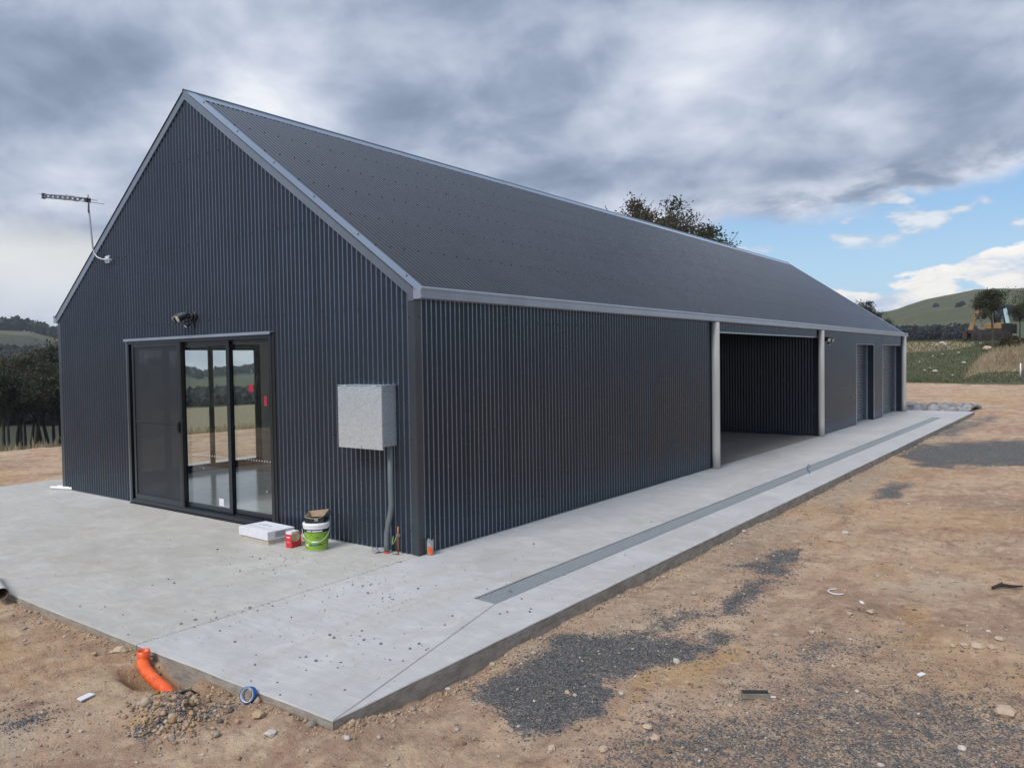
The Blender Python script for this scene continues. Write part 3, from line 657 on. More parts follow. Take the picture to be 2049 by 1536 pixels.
ROCKS = [('clod', 2012, 1424, .075, 'large rounded brown clod lying among gravel with fine soil round it'), ('clod', 1930, 1292, .05, None), ('clod', 1958, 1295, .07, None), ('clod', 1985, 1296, .055, None), ('clod', 1950, 1285, .05, None), ('clod', 1905, 1292, .04, None), ('clod', 2000, 1280, .05, None),
         ('pale', 1978, 1263, .022, 'small blue-white stone on top of the brown clods'), ('dark', 845, 1388, .055, 'dark crumpled lump of bitumen against the slab edge'), ('dark', 622, 1450, .038, 'dark blue stone by the near corner of the slab'), ('pale', 540, 1470, .05, 'cracked pale clod in the earth near the slab corner'),
         ('ochre', 517, 1432, .055, 'tan angular rock beside the dug-out mound'), ('dark', 136, 1473, .022, None), ('pale', 161, 1463, .024, None), ('dark', 136, 1500, .02, None), ('pale', 300, 1290, .03, None), ('ochre', 188, 1308, .034, None), ('clod', 241, 1302, .055, 'brown clod propped against the front slab edge'), ('clod', 225, 1305, .035, None),
         ('clod', 1208, 1500, .045, None), ('clod', 1310, 1478, .05, None), ('clod', 1297, 1455, .045, None), ('clod', 1105, 1498, .04, None), ('dark', 1312, 1342, .028, None), ('pale', 1692, 1067, .05, 'grey wedge-shaped stone standing on the reddish earth'), ('clod', 1660, 1082, .045, 'flat dark clod beside the grey wedge-shaped stone'), ('pale', 1488, 1063, .035, 'pale cream stone against the slab edge'), ('pale', 1925, 1498, .032, 'long pale stone on the dark gravel'),
         ('pale', 1413, 1500, .02, None), ('pale', 1400, 1522, .02, None), ('dark', 1990, 1337, .022, None), ('pale', 1838, 1428, .016, None), ('pale', 1716, 1447, .016, None), ('clod', 1462, 1412, .03, None), ('clod', 1150, 1392, .03, None), ('clod', 1135, 1386, .035, None), ('dark', 1800, 1262, .035, None), ('clod', 1880, 1018, .06, None), ('clod', 1625, 1265, .045, None), ('clod', 1740, 1225, .05, None), ('clod', 1700, 1228, .05, None),
         ('dark', 1212, 1490, .02, None), ('clod', 985, 1330, .045, None), ('clod', 940, 1345, .05, None), ('clod', 950, 1338, .035, None), ('clod', 1010, 1325, .03, None), ('dark', 862, 1498, .018, None), ('dark', 650, 1482, .02, None), ('dark', 30, 1530, .02, None), ('ochre', 350, 1412, .035, None), ('ochre', 320, 1405, .03, None), ('dark', 345, 1478, .04, None), ('ochre', 290, 1440, .04, None), ('dark', 372, 1452, .03, None), ('ochre', 395, 1405, .035, None), ('dark', 300, 1412, .03, None)]
gen = {'clod': 'brown clod of earth lying loose on the bare ground', 'dark': 'dark angular stone lying loose on the bare ground', 'pale': 'pale rounded stone lying loose on the bare ground', 'ochre': 'yellow-brown lump of clay lying loose by the dug-out mound'}
for i, (k, px, py, sz, lab) in enumerate(ROCKS):
    put('rock' if k in ('dark', 'pale') else 'clod', RK[k][i % 3], px, py, sz*(.8 if lab else .62), lab or gen[k], 'rock' if k in ('dark', 'pale') else 'clod', None if lab else 'loose %s pieces on the earth' % k)

# ------------------------------------------------------------------ concrete slab
slab = tag(empty('concrete_slab'), 'pale concrete apron round the dark shed with a grated drain', kind='structure')
def panel(name, poly, mats, jit=()):
    pts = []
    for i in range(len(poly)):
        a_ = np.array(poly[i]); b2 = np.array(poly[(i+1) % len(poly)]); n = max(1, int(np.linalg.norm(b2-a_)/.22))
        for k in range(n):
            q = a_+(b2-a_)*k/n
            if i in jit and k > 0:
                t = (b2-a_)/np.linalg.norm(b2-a_); q = q+np.array([t[1], -t[0]])*random.uniform(-.004, .004)
            pts.append(q)
    c = np.mean(pts, axis=0); n = len(pts)
    def off(d):                                              # inward offset
        o_ = []
        for i in range(n):
            e1 = pts[i]-pts[i-1]; e2 = pts[(i+1) % n]-pts[i]
            n1 = np.array([-e1[1], e1[0]])/np.linalg.norm(e1); n2 = np.array([-e2[1], e2[0]])/np.linalg.norm(e2)
            q = n1+n2; q = q/max(np.linalg.norm(q), .3); o_.append(pts[i]+q*d/max(.5, q@n1))
        return o_
    r0, r1, r2 = off(.003), off(.007), None
    vs = [(p[0], p[1], slab_z(*p)) for p in r1]+[(p[0], p[1], slab_z(*p)-.006) for p in r0]+[(p[0], p[1], -.45) for p in r0]
    fs = [tuple(range(n))]; mi = [0]
    for k in (0, 1):
        for i in range(n): fs.append((k*n+i, (k+1)*n+i, (k+1)*n+(i+1) % n, k*n+(i+1) % n)); mi.append(k)
    mb = MB(); mb.v = vs; mb.f = fs; mb.mi = mi; mb.sm = [False]*len(fs)
    return mb.build(name, mats, slab)
CN, CO, CE = M['conc_new'], M['conc_old'], M['conc_edge']
GX0, GX1, GY0, GY1 = 1.405, 1.655, -.79, 22.4
panel('slab_panel', [(SX0, SY0), (0, SY0), (0, -.02), (SX0, -.02)], [CO, CE], (0, 3))
panel('slab_panel', [(SX0, -.02), (-BW+.03, -.02), (-BW+.03, SY1), (SX0, SY1)], [CO, CE], (3,))
panel('slab_panel', [(0, SY0), (GX0, GY0), (GX0, SY1), (0, SY1)], [CN, CE])
panel('slab_panel', [(0, SY0), (SX1, SY0), (GX1, GY0-.02), (GX0, GY0)], [CN, CE], (0,))
panel('slab_panel', [(SX1, SY0), (SX1, SY1), (GX1, SY1), (GX1, GY0-.02)], [CN, CE], (0,))
panel('slab_panel', [(GX0, GY1), (GX1, GY1), (GX1, SY1), (GX0, SY1)], [CN, CE])
mb = MB(); mb.box(0, -.02, -.4, -BW+.03, Y1, .004); mb.build('room_floor', M['polish'], slab)
mb = MB(); mb.box(-.012, Y1, -.4, -BW+.03, Y2, .003); mb.build('breezeway_floor', M['agg'], slab)
mb = MB(); mb.box(-.012, Y2, -.4, -BW+.03, BL, .002); mb.build('store_floor', CN, slab)
mb = MB(); mb.box(GX0+.012, GY0, -.40, GX1-.012, GY1, -.12); mb.build('drain_channel', M['conc_edge'], slab)
# drain grates
def grate_mesh(L):
    m = MB(); x0, x1 = GX0+.012, GX1-.012; w_ = x1-x0
    m.box(0, 0, -.028, .005, L, 0); m.box(w_-.005, 0, -.028, w_, L, 0); m.box(.005, 0, -.028, w_-.005, .005, 0); m.box(.005, L-.005, -.028, w_-.005, L, 0)
    n = int(L/.031)
    for k in range(1, n): m.box(.005, k*L/n-.0045, -.028, w_-.005, k*L/n+.0045, -.001)
    for k in range(1, 7): m.box(k*w_/7-.0025, .005, -.014, k*w_/7+.0025, L-.005, -.0025)
    return m
drain = tag(empty('trench_drain', (0, 0, 0)), 'long galvanised grated trench drain set in the concrete strip beside the shed', 'drain')
gl_ = 1.0; y = GY0+.012; ref = None
while y < GY1-.3:
    L = gl_-.006
    if ref is None: ref = grate_mesh(L).build('drain_grate', M['grate'], drain); o = ref
    else: o = link('drain_grate', ref.data, drain)
    zz_ = slab_z(1.5, y); o.location = (GX0+.012, y, zz_-.004+random.uniform(-.002, .001)); o.rotation_euler = (math.atan2(slab_z(1.5, y+1)-zz_, 1), 0, random.uniform(-.002, .002)); y += gl_
# small dark stones on the slab
SP = []
def spx(px, py): p = onp(px, py, 2, 0.); z = slab_z(p[0], p[1]); p = onp(px, py, 2, z); return p
BIG = [(362,1248),(430,1224),(391,1240),(470,1284),(510,1330),(600,1315),(612,1314),(660,1270),(668,1276),(650,1220),(1062,1218),(545,1212),(705,1170),(736,1186),(725,1172),(765,1196),(820,1298),(852,1300),(890,1250),(905,1232),(724,1262),(720,1272),(728,1280),(762,1288),(780,1320),(806,1322),(838,1288),(1020,1182),(1060,1224),(1130,1150),(1250,1110),(505,1114),(520,1118),(563,1112),(570,1116),(547,1140),(480,1142),(210,1214),(160,1213),(337,1159),(305,1171),(348,1167),(560,1390),(632,1322),(690,1380),(502,1362),(555,1365),(440,1262),(500,1216),(515,1221),(1015,1224),(1000,1228),(975,1178),(930,1140),(1303,1044)]
OFF = [(1.0, 0)]
big_me = [rock_mesh('slab_stone', 200+i, M['st_dark'], 0, .2) for i in range(4)]
for i, (px, py) in enumerate(BIG):
    p = spx(px, py)
    if -8.1 < p[0] < 0 and p[1] > -.03: continue
    sz = random.uniform(.007, .0135)
    o = link('loose_stone', big_me[i % 4], None, (p[0], p[1], slab_z(p[0], p[1])+sz*.45), (0, 0, random.uniform(0, 6))); o.scale = (sz*1.3, sz, sz*.6)
    tag(o, 'small dark stone lying loose on the concrete slab', 'stone', 'dark stones scattered on the slab')
def slabgrit(n, cx, cy, rx, ry):
    a_ = RNG.normal(0, 1, (n, 2)); P = []
    for u, v in a_:
        q = spx(cx+u*rx, cy+v*ry)
        if SX0 < q[0] < SX1-.05 and SY0+.05 < q[1] < 20 and not (-8.2 < q[0] < .03 and q[1] > -.03) and not (GX0 < q[0] < GX1 and q[1] > GY0): P.append((q[0], q[1], slab_z(q[0], q[1])+.001))
    return P
PP = slabgrit(170, 700, 1250, 150, 70)+slabgrit(120, 540, 1120, 60, 16)+slabgrit(90, 400, 1220, 160, 60)+slabgrit(120, 760, 1175, 60, 25)+slabgrit(90, 1100, 1120, 140, 60)+slabgrit(60, 230, 1080, 120, 40)
for k in range(150):                                          # grit gathered in the joint
    t = random.random(); PP.append((random.gauss(0, .02), SY0+.05+t*2.8, slab_z(0, SY0+t*2.8)+.001))
PP = np.array(PP); tag(link('slab_grit', scatter_mesh('slab_grit', PP, RNG.gamma(2., .0016, len(PP))+.0018, M['st_dark'], 'oct', .6)), 'fine dark grit scattered over the concrete slab and in its joint', 'grit', kind='stuff')

# ------------------------------------------------------------------ the shed
shed = tag(empty('farm_shed', (-BW/2, BL/2, 0)), 'long charcoal corrugated steel shed with steep gable roof and glass door', 'shed')
shed_inv = Matrix.Translation((BW/2, -BL/2, 0))
def part(mb, name, mats, parent=None):
    o = mb.build(name, mats, parent or shed)
    if parent is None: o.matrix_parent_inverse = shed_inv
    return o
PITCH, AMP = .0762, .0112
TH_ = np.linspace(0, 1, 9)[:-1]
def corr(org, u, v, nrm, s0, s1, v0, v1, mat, name='wall_sheet', lip=.0, parent=None, amp=AMP):
    org, u, v, nrm = (np.array(a_, float) for a_ in (org, u, v, nrm))
    n = max(2, int(round((s1-s0)/PITCH*10))); ss_ = np.linspace(s0, s1, n+1)
    vs = []; fs = []
    for s_ in ss_:
        a_ = amp*(math.cos(2*math.pi*s_/PITCH)+.12*math.cos(6*math.pi*s_/PITCH)); q = org+u*s_+nrm*(a_+lip)
        t0 = v0(s_) if callable(v0) else v0; t1 = v1(s_) if callable(v1) else v1
        vs += [q+v*t0, q+v*t1]
    for i in range(n): fs.append((2*i, 2*i+2, 2*i+3, 2*i+1))
    mb = MB().add(vs, fs, 0, True)
    return part(mb, name, mat, parent)
def wall(org, u, v, nrm, s0, s1, v0, v1, mat=None, breaks=(), holes=(), start=None):
    """cladding sheets, 762 mm cover, with small laps; holes = (s0, s1, z0, z1)"""
    cov = PITCH*10; cuts = {s0, s1}; k = math.ceil((s0-(start or 0))/cov)
    s_ = (start or 0)+k*cov
    while s_ < s1:
        if s_ > s0+.02: cuts.add(s_)
        s_ += cov
    for hq in holes: cuts |= {hq[0], hq[1]}
    cuts = sorted(c for c in cuts if s0 <= c <= s1); alt = 0
    for a_, b2 in zip(cuts[:-1], cuts[1:]):
        if b2-a_ < .012: continue
        mid = (a_+b2)/2; hs = [hq for hq in holes if hq[0]-1e-6 <= mid <= hq[1]+1e-6]; alt ^= 1
        lip = .0010*alt; e = b2
        if not hs: corr(org, u, v, nrm, a_, e, v0, v1, mat or M['steel'], lip=lip)
        else:
            for hq in hs:
                if hq[2] > .05: corr(org, u, v, nrm, a_, e, v0, hq[2], mat or M['steel'], lip=lip)
                corr(org, u, v, nrm, a_, e, hq[3], v1, mat or M['steel'], lip=lip)
DX0, DX1, DZ = -5.90, -2.40, 2.43
ZB = .012
# near gable, right wall, left wall, far gable
wall((0, -.0085, 0), (-1, 0, 0), (0, 0, 1), (0, -1, 0), .02, BW-.02, ZB, lambda s_: wall_top(-s_)+.02, holes=[(-DX1, -DX0, 0, DZ)], start=PITCH*.5)
D1a, D1b, D2a, D2b, DRZ = 18.42, 20.60, 21.86, 24.90, 2.36
wall((.0085, 0, 0), (0, 1, 0), (0, 0, 1), (1, 0, 0), .02, BL-.02, ZB, 2.74, holes=[(Y1, Y2, 0, 2.52), (D1a, D1b, 0, DRZ), (D2a, D2b, 0, DRZ)], start=PITCH*.5)
WY0, WY1, WZ = .95, 3.80, 2.44
wall((-BW-.0085, 0, 0), (0, 1, 0), (0, 0, 1), (-1, 0, 0), .02, BL-.02, ZB, 2.82, holes=[(WY0, WY1, 0, WZ)], start=PITCH*.5)
wall((0, BL+.0085, 0), (-1, 0, 0), (0, 0, 1), (0, 1, 0), .02, BW-.02, ZB, lambda s_: wall_top(-s_)+.02)
# breezeway side walls
wall((-.09, Y2-.0085, 0), (-1, 0, 0), (0, 0, 1), (0, -1, 0), .02, BW-.16, ZB, lambda s_: wall_top(-s_-.09)+.03)
wall((-.09, Y1+.0085, 0), (-1, 0, 0), (0, 0, 1), (0, 1, 0), .02, BW-.16, ZB, lambda s_: wall_top(-s_-.09)+.03)
# roof sheets
RT = .10
def slope(side):
    if side > 0: a_ = np.array([RX, RZ+RT]); b2 = np.array([.0, EH+RT])
    else: a_ = np.array([RX, RZ+RT]); b2 = np.array([-BW, EHL+RT])
    d = b2-a_; L = np.linalg.norm(d); d = d/L; n = np.array([-d[1], d[0]]) if side > 0 else np.array([d[1], -d[0]])
    if n[1] < 0: n = -n
    return a_, d, n, L
for side in (1, -1):
    a_, d, n, L = slope(side)
    s_ = 0.; k = 0; Ytot = BL+.10; first = PITCH*.5
    while s_ < Ytot-.02:
        e = min((k+1)*PITCH*10+first, Ytot)
        corr((a_[0], -.05, a_[1]), (0, 1, 0), (d[0], 0, d[1]), (n[0], 0, n[1]), s_, e, .03, L+.062, M['roof'], 'roof_sheet', .0007*(k % 2), amp=.0135)
        s_ = e; k += 1
# ridge cap
def along(x, dz, side):
    return (wall_top(x)+dz)
mb = MB(); w_ = .155
pr = [(RX+w_, wall_top(RX+w_)+RT+.012), (RX+w_-.004, wall_top(RX+w_)+RT+.020), (RX+.030, wall_top(RX+.03)+RT+.022), (RX+.022, RZ+RT+.030), (RX, RZ+RT+.040), (RX-.022, RZ+RT+.030), (RX-.030, wall_top(RX-.03)+RT+.022), (RX-w_+.004, wall_top(RX-w_)+RT+.020), (RX-w_, wall_top(RX-w_)+RT+.012)]
pr2 = pr+[(x, z-.004) for x, z in reversed(pr)]
for y0, y1, dz in ((-.045, 7.0, 0), (6.94, 14.0, .003), (13.94, 20.5, 0), (20.44, BL+.06, .003)):
    mb.extrude([(x, z+dz) for x, z in pr2], 1, y0, y1)
part(mb, 'ridge_cap', M['flash'])
# barge flashings
def barge(x0, x1, yo, sgn):
    prof = [(yo, 0), (yo, .128), (yo+sgn*.165, .130), (yo+sgn*.165, .120), (yo+sgn*.004, .118), (yo+sgn*.004, .004), (yo+sgn*.014, .004), (yo+sgn*.014, 0)]
    m_ = MB(); n = len(prof)
    zf = lambda x: (EH+(RZ-EH)*(-x)/(-RX)) if x1 > RX else (EHL+(RZ-EHL)*(x+BW)/(RX+BW))
    vs = [(x0, y_, zf(x0)+dz) for y_, dz in prof]+[(x1, y_, zf(x1)+dz) for y_, dz in prof]
    fs = [(i, (i+1) % n, n+(i+1) % n, n+i) for i in range(n)]+[tuple(range(n-1, -1, -1)), tuple(range(n, 2*n))]
    return m_.add(vs, fs)
for yo, sg in ((-.036, 1), (BL+.036, -1)):
    part(barge(RX, .022, yo, sg), 'barge_flashing', M['flash']); part(barge(RX, -BW-.03, yo, sg), 'barge_flashing', M['flash'])
# corner flashings
def corner(cx, cy, sx_, sy_):
    pr_ = [(-.075, .020), (.020, .020), (.020, -.075), (.0165, -.075), (.0165, .0165), (-.075, .0165)]
    return [(cx+sx_*a_, cy+sy_*b2) for a_, b2 in pr_]
for cx, cy, sx_, sy_, zt in ((0, 0, 1, -1, 2.685), (-BW, 0, -1, -1, 2.78), (0, BL, 1, 1, 2.685), (-BW, BL, -1, 1, 2.78)):
    part(MB().extrude(corner(cx, cy, sx_, sy_), 2, .004, zt), 'corner_flashing', M['corner'])
# gutters
def gutter(x0, sgn, zt):
    pr_ = [(0, 0), (0, -.125), (.090, -.125), (.112, -.118), (.121, -.104), (.121, -.092), (.109, -.087), (.109, -.038), (.121, -.033), (.122, -.012), (.113, .0), (.100, .003), (.100, -.003), (.110, -.010), (.104, -.030), (.104, -.112), (.088, -.119), (.004, -.119), (.004, 0)]
    return [(x0+sgn*a_, zt+b2) for a_, b2 in pr_]
for x0, sg, zt in ((.020, 1, EH+RT+.010), (-BW-.020, -1, EHL+RT+.010)):
    seg = [(-.030, 5.4), (5.4, 10.7), (10.7, 16.2), (16.2, 21.3), (21.3, BL+.075)] if sg > 0 else [(-.03, BL+.075)]
    for q0, q1 in seg:
        part(MB().extrude(gutter(x0, sg, zt+random.uniform(-.002, .002)), 1, q0+.0008, q1-.0008), 'gutter', M['gutter'])
    for q0, q1 in ((-.036, -.031), (BL+.076, BL+.081)):
        c_ = gutter(x0, sg, zt)[:12]; part(MB().extrude(c_, 1, q0, q1), 'gutter_end_cap', M['gutter'])
    if sg > 0:
        part(MB().box(-.06, -.030, EH-.03, .018, -.024, EH+.03), 'gutter_end_plate', M['flash'])
# downpipes
for px, py in ((1433.5, 935), (1644, 872), (1809, 822)):
    p = onp(px, py, 0, .098); yq = min(p[1], BL-.02)
    m_ = MB().tube([(.098, yq, .003), (.098, yq, .35), (.098, yq, 1.4), (.098, yq, 2.676)], .072, 20); part(m_, 'downpipe', M['pvc'])
# opening trims
m_ = MB().box(-.03, Y1, 2.49, .026, Y2, 2.518); part(m_, 'opening_head_trim', M['flash'])
m_ = MB().box(-.10, Y2-.024, .005, .022, Y2+.05, 2.487); part(m_, 'opening_jamb', M['steel'])
m_ = MB().box(-.10, Y1-.05, .005, .022, Y1+.024, 2.487); part(m_, 'opening_jamb', M['steel'])
# roller doors in their recesses
def curtain(y0, y1, z0, z1, x):
    n = int((z1-z0)/.092*8); pr_ = []
    for i in range(n+1):
        z = z0+(z1-z0)*i/n; ph = ((z-z0)/.092) % 1
        pr_.append((x+.020*(math.sin(math.pi*min(ph/.78, 1))**.8 if ph < .78 else 0), z))
    return MB().extrude(pr_, 1, y0, y1, closed=False, smooth=True)
for a_, b2 in ((D1a, D1b), (D2a, D2b)):
    rd = part(MB().box(-.235, a_+.03, .006, -.231, b2-.03, DRZ), 'roller_door', M['steel'])
    for nm, mbx, mt in (('curtain', curtain(a_+.03, b2-.07, .07, DRZ-.01, -.205), M['shutter']),
                        ('bottom_rail', MB().box(-.225, a_+.03, .010, -.185, b2-.07, .068), M['alu']),
                        ('guide', MB().box(-.215, b2-.065, .008, -.145, b2-.026, DRZ-.02), M['gutter']),
                        ('guide', MB().box(-.215, a_+.003, .008, -.145, a_+.028, DRZ-.02), M['gutter']),
                        ('lock_handle', MB().box(-.188, (a_+b2)/2-.25, .93, -.165, (a_+b2)/2-.10, .955).tube([(-.19, (a_+b2)/2-.18, .942), (-.16, (a_+b2)/2-.18, .942)], .022, 10), M['brass'])):
        part(mbx, nm, mt, rd)
    part(MB().box(-.24, b2-.022, .005, .019, b2+.003, DRZ), 'door_jamb', M['steel']); part(MB().box(-.24, a_-.003, .005, .019, a_+.0, DRZ), 'door_jamb', M['steel'])
    part(MB().box(-.24, a_, DRZ-.004, .021, b2, DRZ+.012), 'door_head', M['steel'])
    part(MB().box(.019, b2-.01, .005, .024, b2+.05, DRZ), 'jamb_trim', M['flash']); part(MB().box(.019, a_-.05, .005, .024, a_+.005, DRZ), 'jamb_trim', M['flash'])
hd = part(MB().box(.018, 17.90, .78, .030, 17.98, .86).tube([(.03, 17.94, .82), (.075, 17.94, .82), (.075, 17.82, .815)], .010, 8), 'door_handle', M['brass'])
# screws: one part, real heads
sc = MB()
def screw(p, n):
    p = np.array(p); n = np.array(n, float); a_ = np.cross(n, (.3, .5, .8)); a_ /= np.linalg.norm(a_); b2 = np.cross(n, a_); r_ = .0085
    vs = [p+r_*(a_*math.cos(q)+b2*math.sin(q))+n*t for t in (0, .008) for q in np.arange(6)*math.pi/3]
    sc.add(vs, [(i, (i+1) % 6, 6+(i+1) % 6, 6+i) for i in range(6)]+[tuple(range(6, 12))])
for z in (.30, 1.22, 2.62, 3.66, 4.80):
    k = 2
    while k*PITCH < BW-.08:
        x = -k*PITCH
        if z < wall_top(x)-.08 and not (DX0-.05 < x < DX1+.05 and z < DZ+.05): screw((x, -.0185, z+random.uniform(-.006, .006)), (0, -1, 0))
        k += random.choice((2, 3, 3))
for z in (.30, 1.22, 2.50):
    k = 3
    while k*PITCH < BL-.1:
        y = k*PITCH
        if not (Y1-.05 < y < Y2+.05 and z < 2.56) and not (D1a-.05 < y < D1b+.05) and not (D2a-.05 < y < D2b+.05): screw((.0185, y, z+random.uniform(-.006, .006)), (1, 0, 0))
        k += random.choice((2, 3, 3))
a_, d, n, L = slope(1)
for t in (.22, .98, 1.75, 2.55, 3.35, 4.15, L-.02):
    k = 3
    while k*PITCH < BL:
        q = a_+d*t+n*.0150; screw((q[0], -.05+k*PITCH, q[1]), (n[0], 0, n[1])); k += 3 if t < L-.1 else 2
for t in (.35, 1.25, 2.15, 3.05, 3.95, 4.85):                     # barge top flange
    q = a_+d*t+n*.026; screw((q[0], .07, q[1]), (n[0], 0, n[1]))
for z in (.3, 1.22, 2.5):
    screw((-.06, -.0205, z), (0, -1, 0)); screw((.0205, .06, z), (1, 0, 0))
so = part(sc, 'roofing_screws', M['screw']); so['kind'] = 'stuff'

# front sliding door
FD = part(MB().box(DX0, -.030, 0, DX0+.055, .115, DZ-.012).box(DX1-.055, -.030, 0, DX1, .115, DZ-.012).box(DX0+.055, -.030, DZ-.07, DX1-.055, .115, DZ-.012).box(DX0+.055, -.045, .005, DX1-.055, .115, .050).box(DX0+.055, -.022, .050, DX1-.055, -.016, .066).box(DX0+.055, .028, .050, DX1-.055, .034, .066), 'sliding_door', M['alu'])
def dpart(mb, nm, mt):
    return part(mb, nm, mt, FD)
def leaf(x0, x1, y, st, pane, th=.032, zb=.055, zt=DZ-.062, bot=.085):
    dpart(MB().bbox(x0, y, zb, x0+st, y+th, zt, .003).bbox(x1-st, y, zb, x1, y+th, zt, .003).box(x0+st, y+.002, zt-st, x1-st, y+th-.002, zt-.002).box(x0+st, y+.002, zb+.002, x1-st, y+th-.002, zb+bot), 'panel_frame', M['alu'])
    dpart(MB().box(x0+st, y+th/2-.003, zb+bot, x1-st, y+th/2+.003, zt-st), *pane)
leaf(DX0+.11, -4.50, -.014, .058, ('screen_mesh', M['screen']), .028)
dpart(MB().box(DX0+.168, -.012, 1.205, -4.558, .010, 1.228), 'mid_rail', M['alu'])
dpart(MB().bbox(-4.555, -.042, 1.10, -4.515, -.015, 1.25, .006).box(-4.545, -.046, 1.13, -4.528, -.042, 1.22), 'door_handle', M['black'])
leaf(DX0+.06, -4.56, .070, .060, ('glass_pane', M['glass']))
leaf(-4.55, -3.385, .036, .075, ('glass_pane', M['glass']))
leaf(-3.45, DX1-.057, .070, .060, ('glass_pane', M['glass']))
dpart(MB().box(-4.50, -.016, .055, -4.455, .030, DZ-.062), 'meeting_stile', M['black'])
# paper label behind the screen, red stickers and white safety dots on the glass
st = MB(); x0, z0 = onp(289, 782, 1, .064)[0], onp(289, 782, 1, .064)[2]
st.box(x0, .060, z0, x0+.19, .0625, z0+.29, 0).box(x0+.015, .0585, z0+.15, x0+.145, .0600, z0+.255, 1)
for k in range(3): st.box(x0+.025+.05*k, .0585, z0+.035, x0+.05+.05*k, .0600, z0+.125, 2)
dpart(st, 'paper_label', [M['print_white'], M['card_black'], M['print_grey']])
def glass_tag(px0, py0, px1, py1, y, mt, nm, ex=None):
    a_ = onp(px0, py1, 1, y); b2 = onp(px1, py0, 1, y); dpart(MB().box(a_[0], y-.001, a_[2], b2[0], y+.001, b2[2]), nm, mt)
glass_tag(498, 769, 507, 784, .0795, M['red_tag'], 'red_sticker'); glass_tag(529, 792, 534, 812, .0795, M['red_tag'], 'red_sticker'); glass_tag(439, 998, 448, 1011, .0485, M['card_w'], 'white_sticker')
dots = MB()
for k in range(15):
    xq = -4.30+k*.056; dots.box(xq, .0455, .80, xq+.012, .0465, .815)
    xq = -3.30+k*.056; dots.box(xq, .0795, .80, xq+.012, .0805, .815)
for px, py, yy in ((432, 705, .0795), (457, 748, .0795), (456, 787, .0795), (501, 704, .0795), (503, 742, .0795), (407, 936, .0455), (461, 934, .0795), (534, 983, .0795)):
    q = onp(px, py, 1, yy); dots.box(q[0]-.006, yy, q[2]-.008, q[0]+.006, yy+.001, q[2]+.008)
dpart(dots, 'safety_dots', M['print_white'])['kind'] = 'stuff'
part(MB().box(DX0-.03, -.062, DZ-.012, DX1+.02, .02, DZ+.006).box(DX0-.03, -.062, DZ-.030, DX1+.02, -.056, DZ-.0125), 'door_head_flashing', M['gutter'])
part(MB().box(DX1, -.024, .005, DX1+.055, .10, DZ-.013), 'door_jamb', M['black']); part(MB().box(DX0-.035, -.024, .005, DX0, .10, DZ-.013), 'door_jamb', M['flash'])
part(MB().box(DX0+.05, -.075, -.010, DX1-.02, -.0455, .012), 'sill_membrane', M['membrane'])

# room behind the glass: lining, ceiling, rear glazed door
lin_ = MB(); LY = .125; LX = -BW+.10
lin_.box(DX1+.002, LY-.015, .005, -.03, LY, 2.55).box(LX, LY-.015, .005, DX0-.002, LY, 2.55).box(DX0-.002, LY-.015, DZ, DX1+.002, LY, 2.55)
lin_.box(LX, LY, .005, LX+.015, WY0-.002, 2.55).box(LX, WY1+.002, .005, LX+.015, Y1-.06, 2.55).box(LX, WY0-.002, WZ, LX+.015, WY1+.002, 2.55)
lin_.box(LX+.015, Y1-.075, .005, -.10, Y1-.06, 2.55).box(-.10, LY, .005, -.085, Y1-.06, 2.55)
lin_.box(LX, LY-.015, 2.552, -.085, Y1-.06, 2.565)
part(lin_, 'room_lining', M['lining'])
BD = part(MB().box(-BW-.02, WY0, 0, -BW+.11, WY0+.05, WZ).box(-BW-.02, WY1-.05, 0, -BW+.11, WY1, WZ).box(-BW-.02, WY0+.05, WZ-.06, -BW+.11, WY1-.05, WZ).box(-BW-.02, WY0+.05, .004, -BW+.11, WY1-.05, .05), 'rear_sliding_door', M['alu'])
def bpart(mb, nm, mt):
    part(mb, nm, mt, BD)
for q0, q1, xo in ((WY0+.05, 1.86, .05), (1.76, 2.78, .01), (2.66, WY1-.05, .05)):
    x0 = -BW+xo
    bpart(MB().box(x0, q0, .05, x0+.032, q0+.06, WZ-.06).box(x0, q1-.06, .05, x0+.032, q1, WZ-.06).box(x0+.002, q0+.06, WZ-.12, x0+.030, q1-.06, WZ-.062).box(x0+.002, q0+.06, .052, x0+.030, q1-.06, .13), 'panel_frame', M['alu'])
    bpart(MB().box(x0+.013, q0+.06, .13, x0+.019, q1-.06, WZ-.12), 'glass_pane', M['glass'])

# ------------------------------------------------------------------ things fixed to the shed
def spotlight(loc, rz, label):
    r_ = tag(empty('twin_spotlight', loc, rz), label, 'spotlight')        # local -y points away from the wall
    MB().tube([(0, 0, 0), (0, -.035, 0)], .062, 20).tube([(0, -.035, 0), (0, -.075, 0)], .045, 16).build('base', M['black'], r_)
    for dx, aim in ((-.16, (-.55, -.65, -.42)), (.0, (-.12, -.85, -.45))):
        a_ = np.array(aim)/np.linalg.norm(aim); c_ = np.array([dx-.03, -.115, .005]) if dx else np.array([-.045, -.15, .0])
        lh = MB().tube([(0, -.06, 0), tuple(c_)], .016, 10).tube([c_-a_*.075, c_-a_*.06, c_-a_*.02, c_+a_*.055, c_+a_*.075], [.022, .036, .046, .050, .050], 20).build('lamp_head', M['black'], r_)
        MB().tube([c_+a_*.0752, c_+a_*.079, c_+a_*.083], [.044, .042, .030], 20).build('lens', M['lens'], lh)
    MB().tube([(0, -.06, -.02), (-.02, -.10, -.075)], .014, 10).tube([(-.015, -.085, -.085), (-.03, -.115, -.125)], .034, 16).build('sensor', M['black'], r_)
    MB().tube([(-.026, -.108, -.115), (-.034, -.123, -.136)], [.024, .018], 14).build('sensor_lens', M['print_white'], r_)
    return r_
p = onp(388, 634, 1, -.03); spotlight((p[0], -.019, p[2]), 0, 'black twin-head sensor spotlight above the glass sliding door')
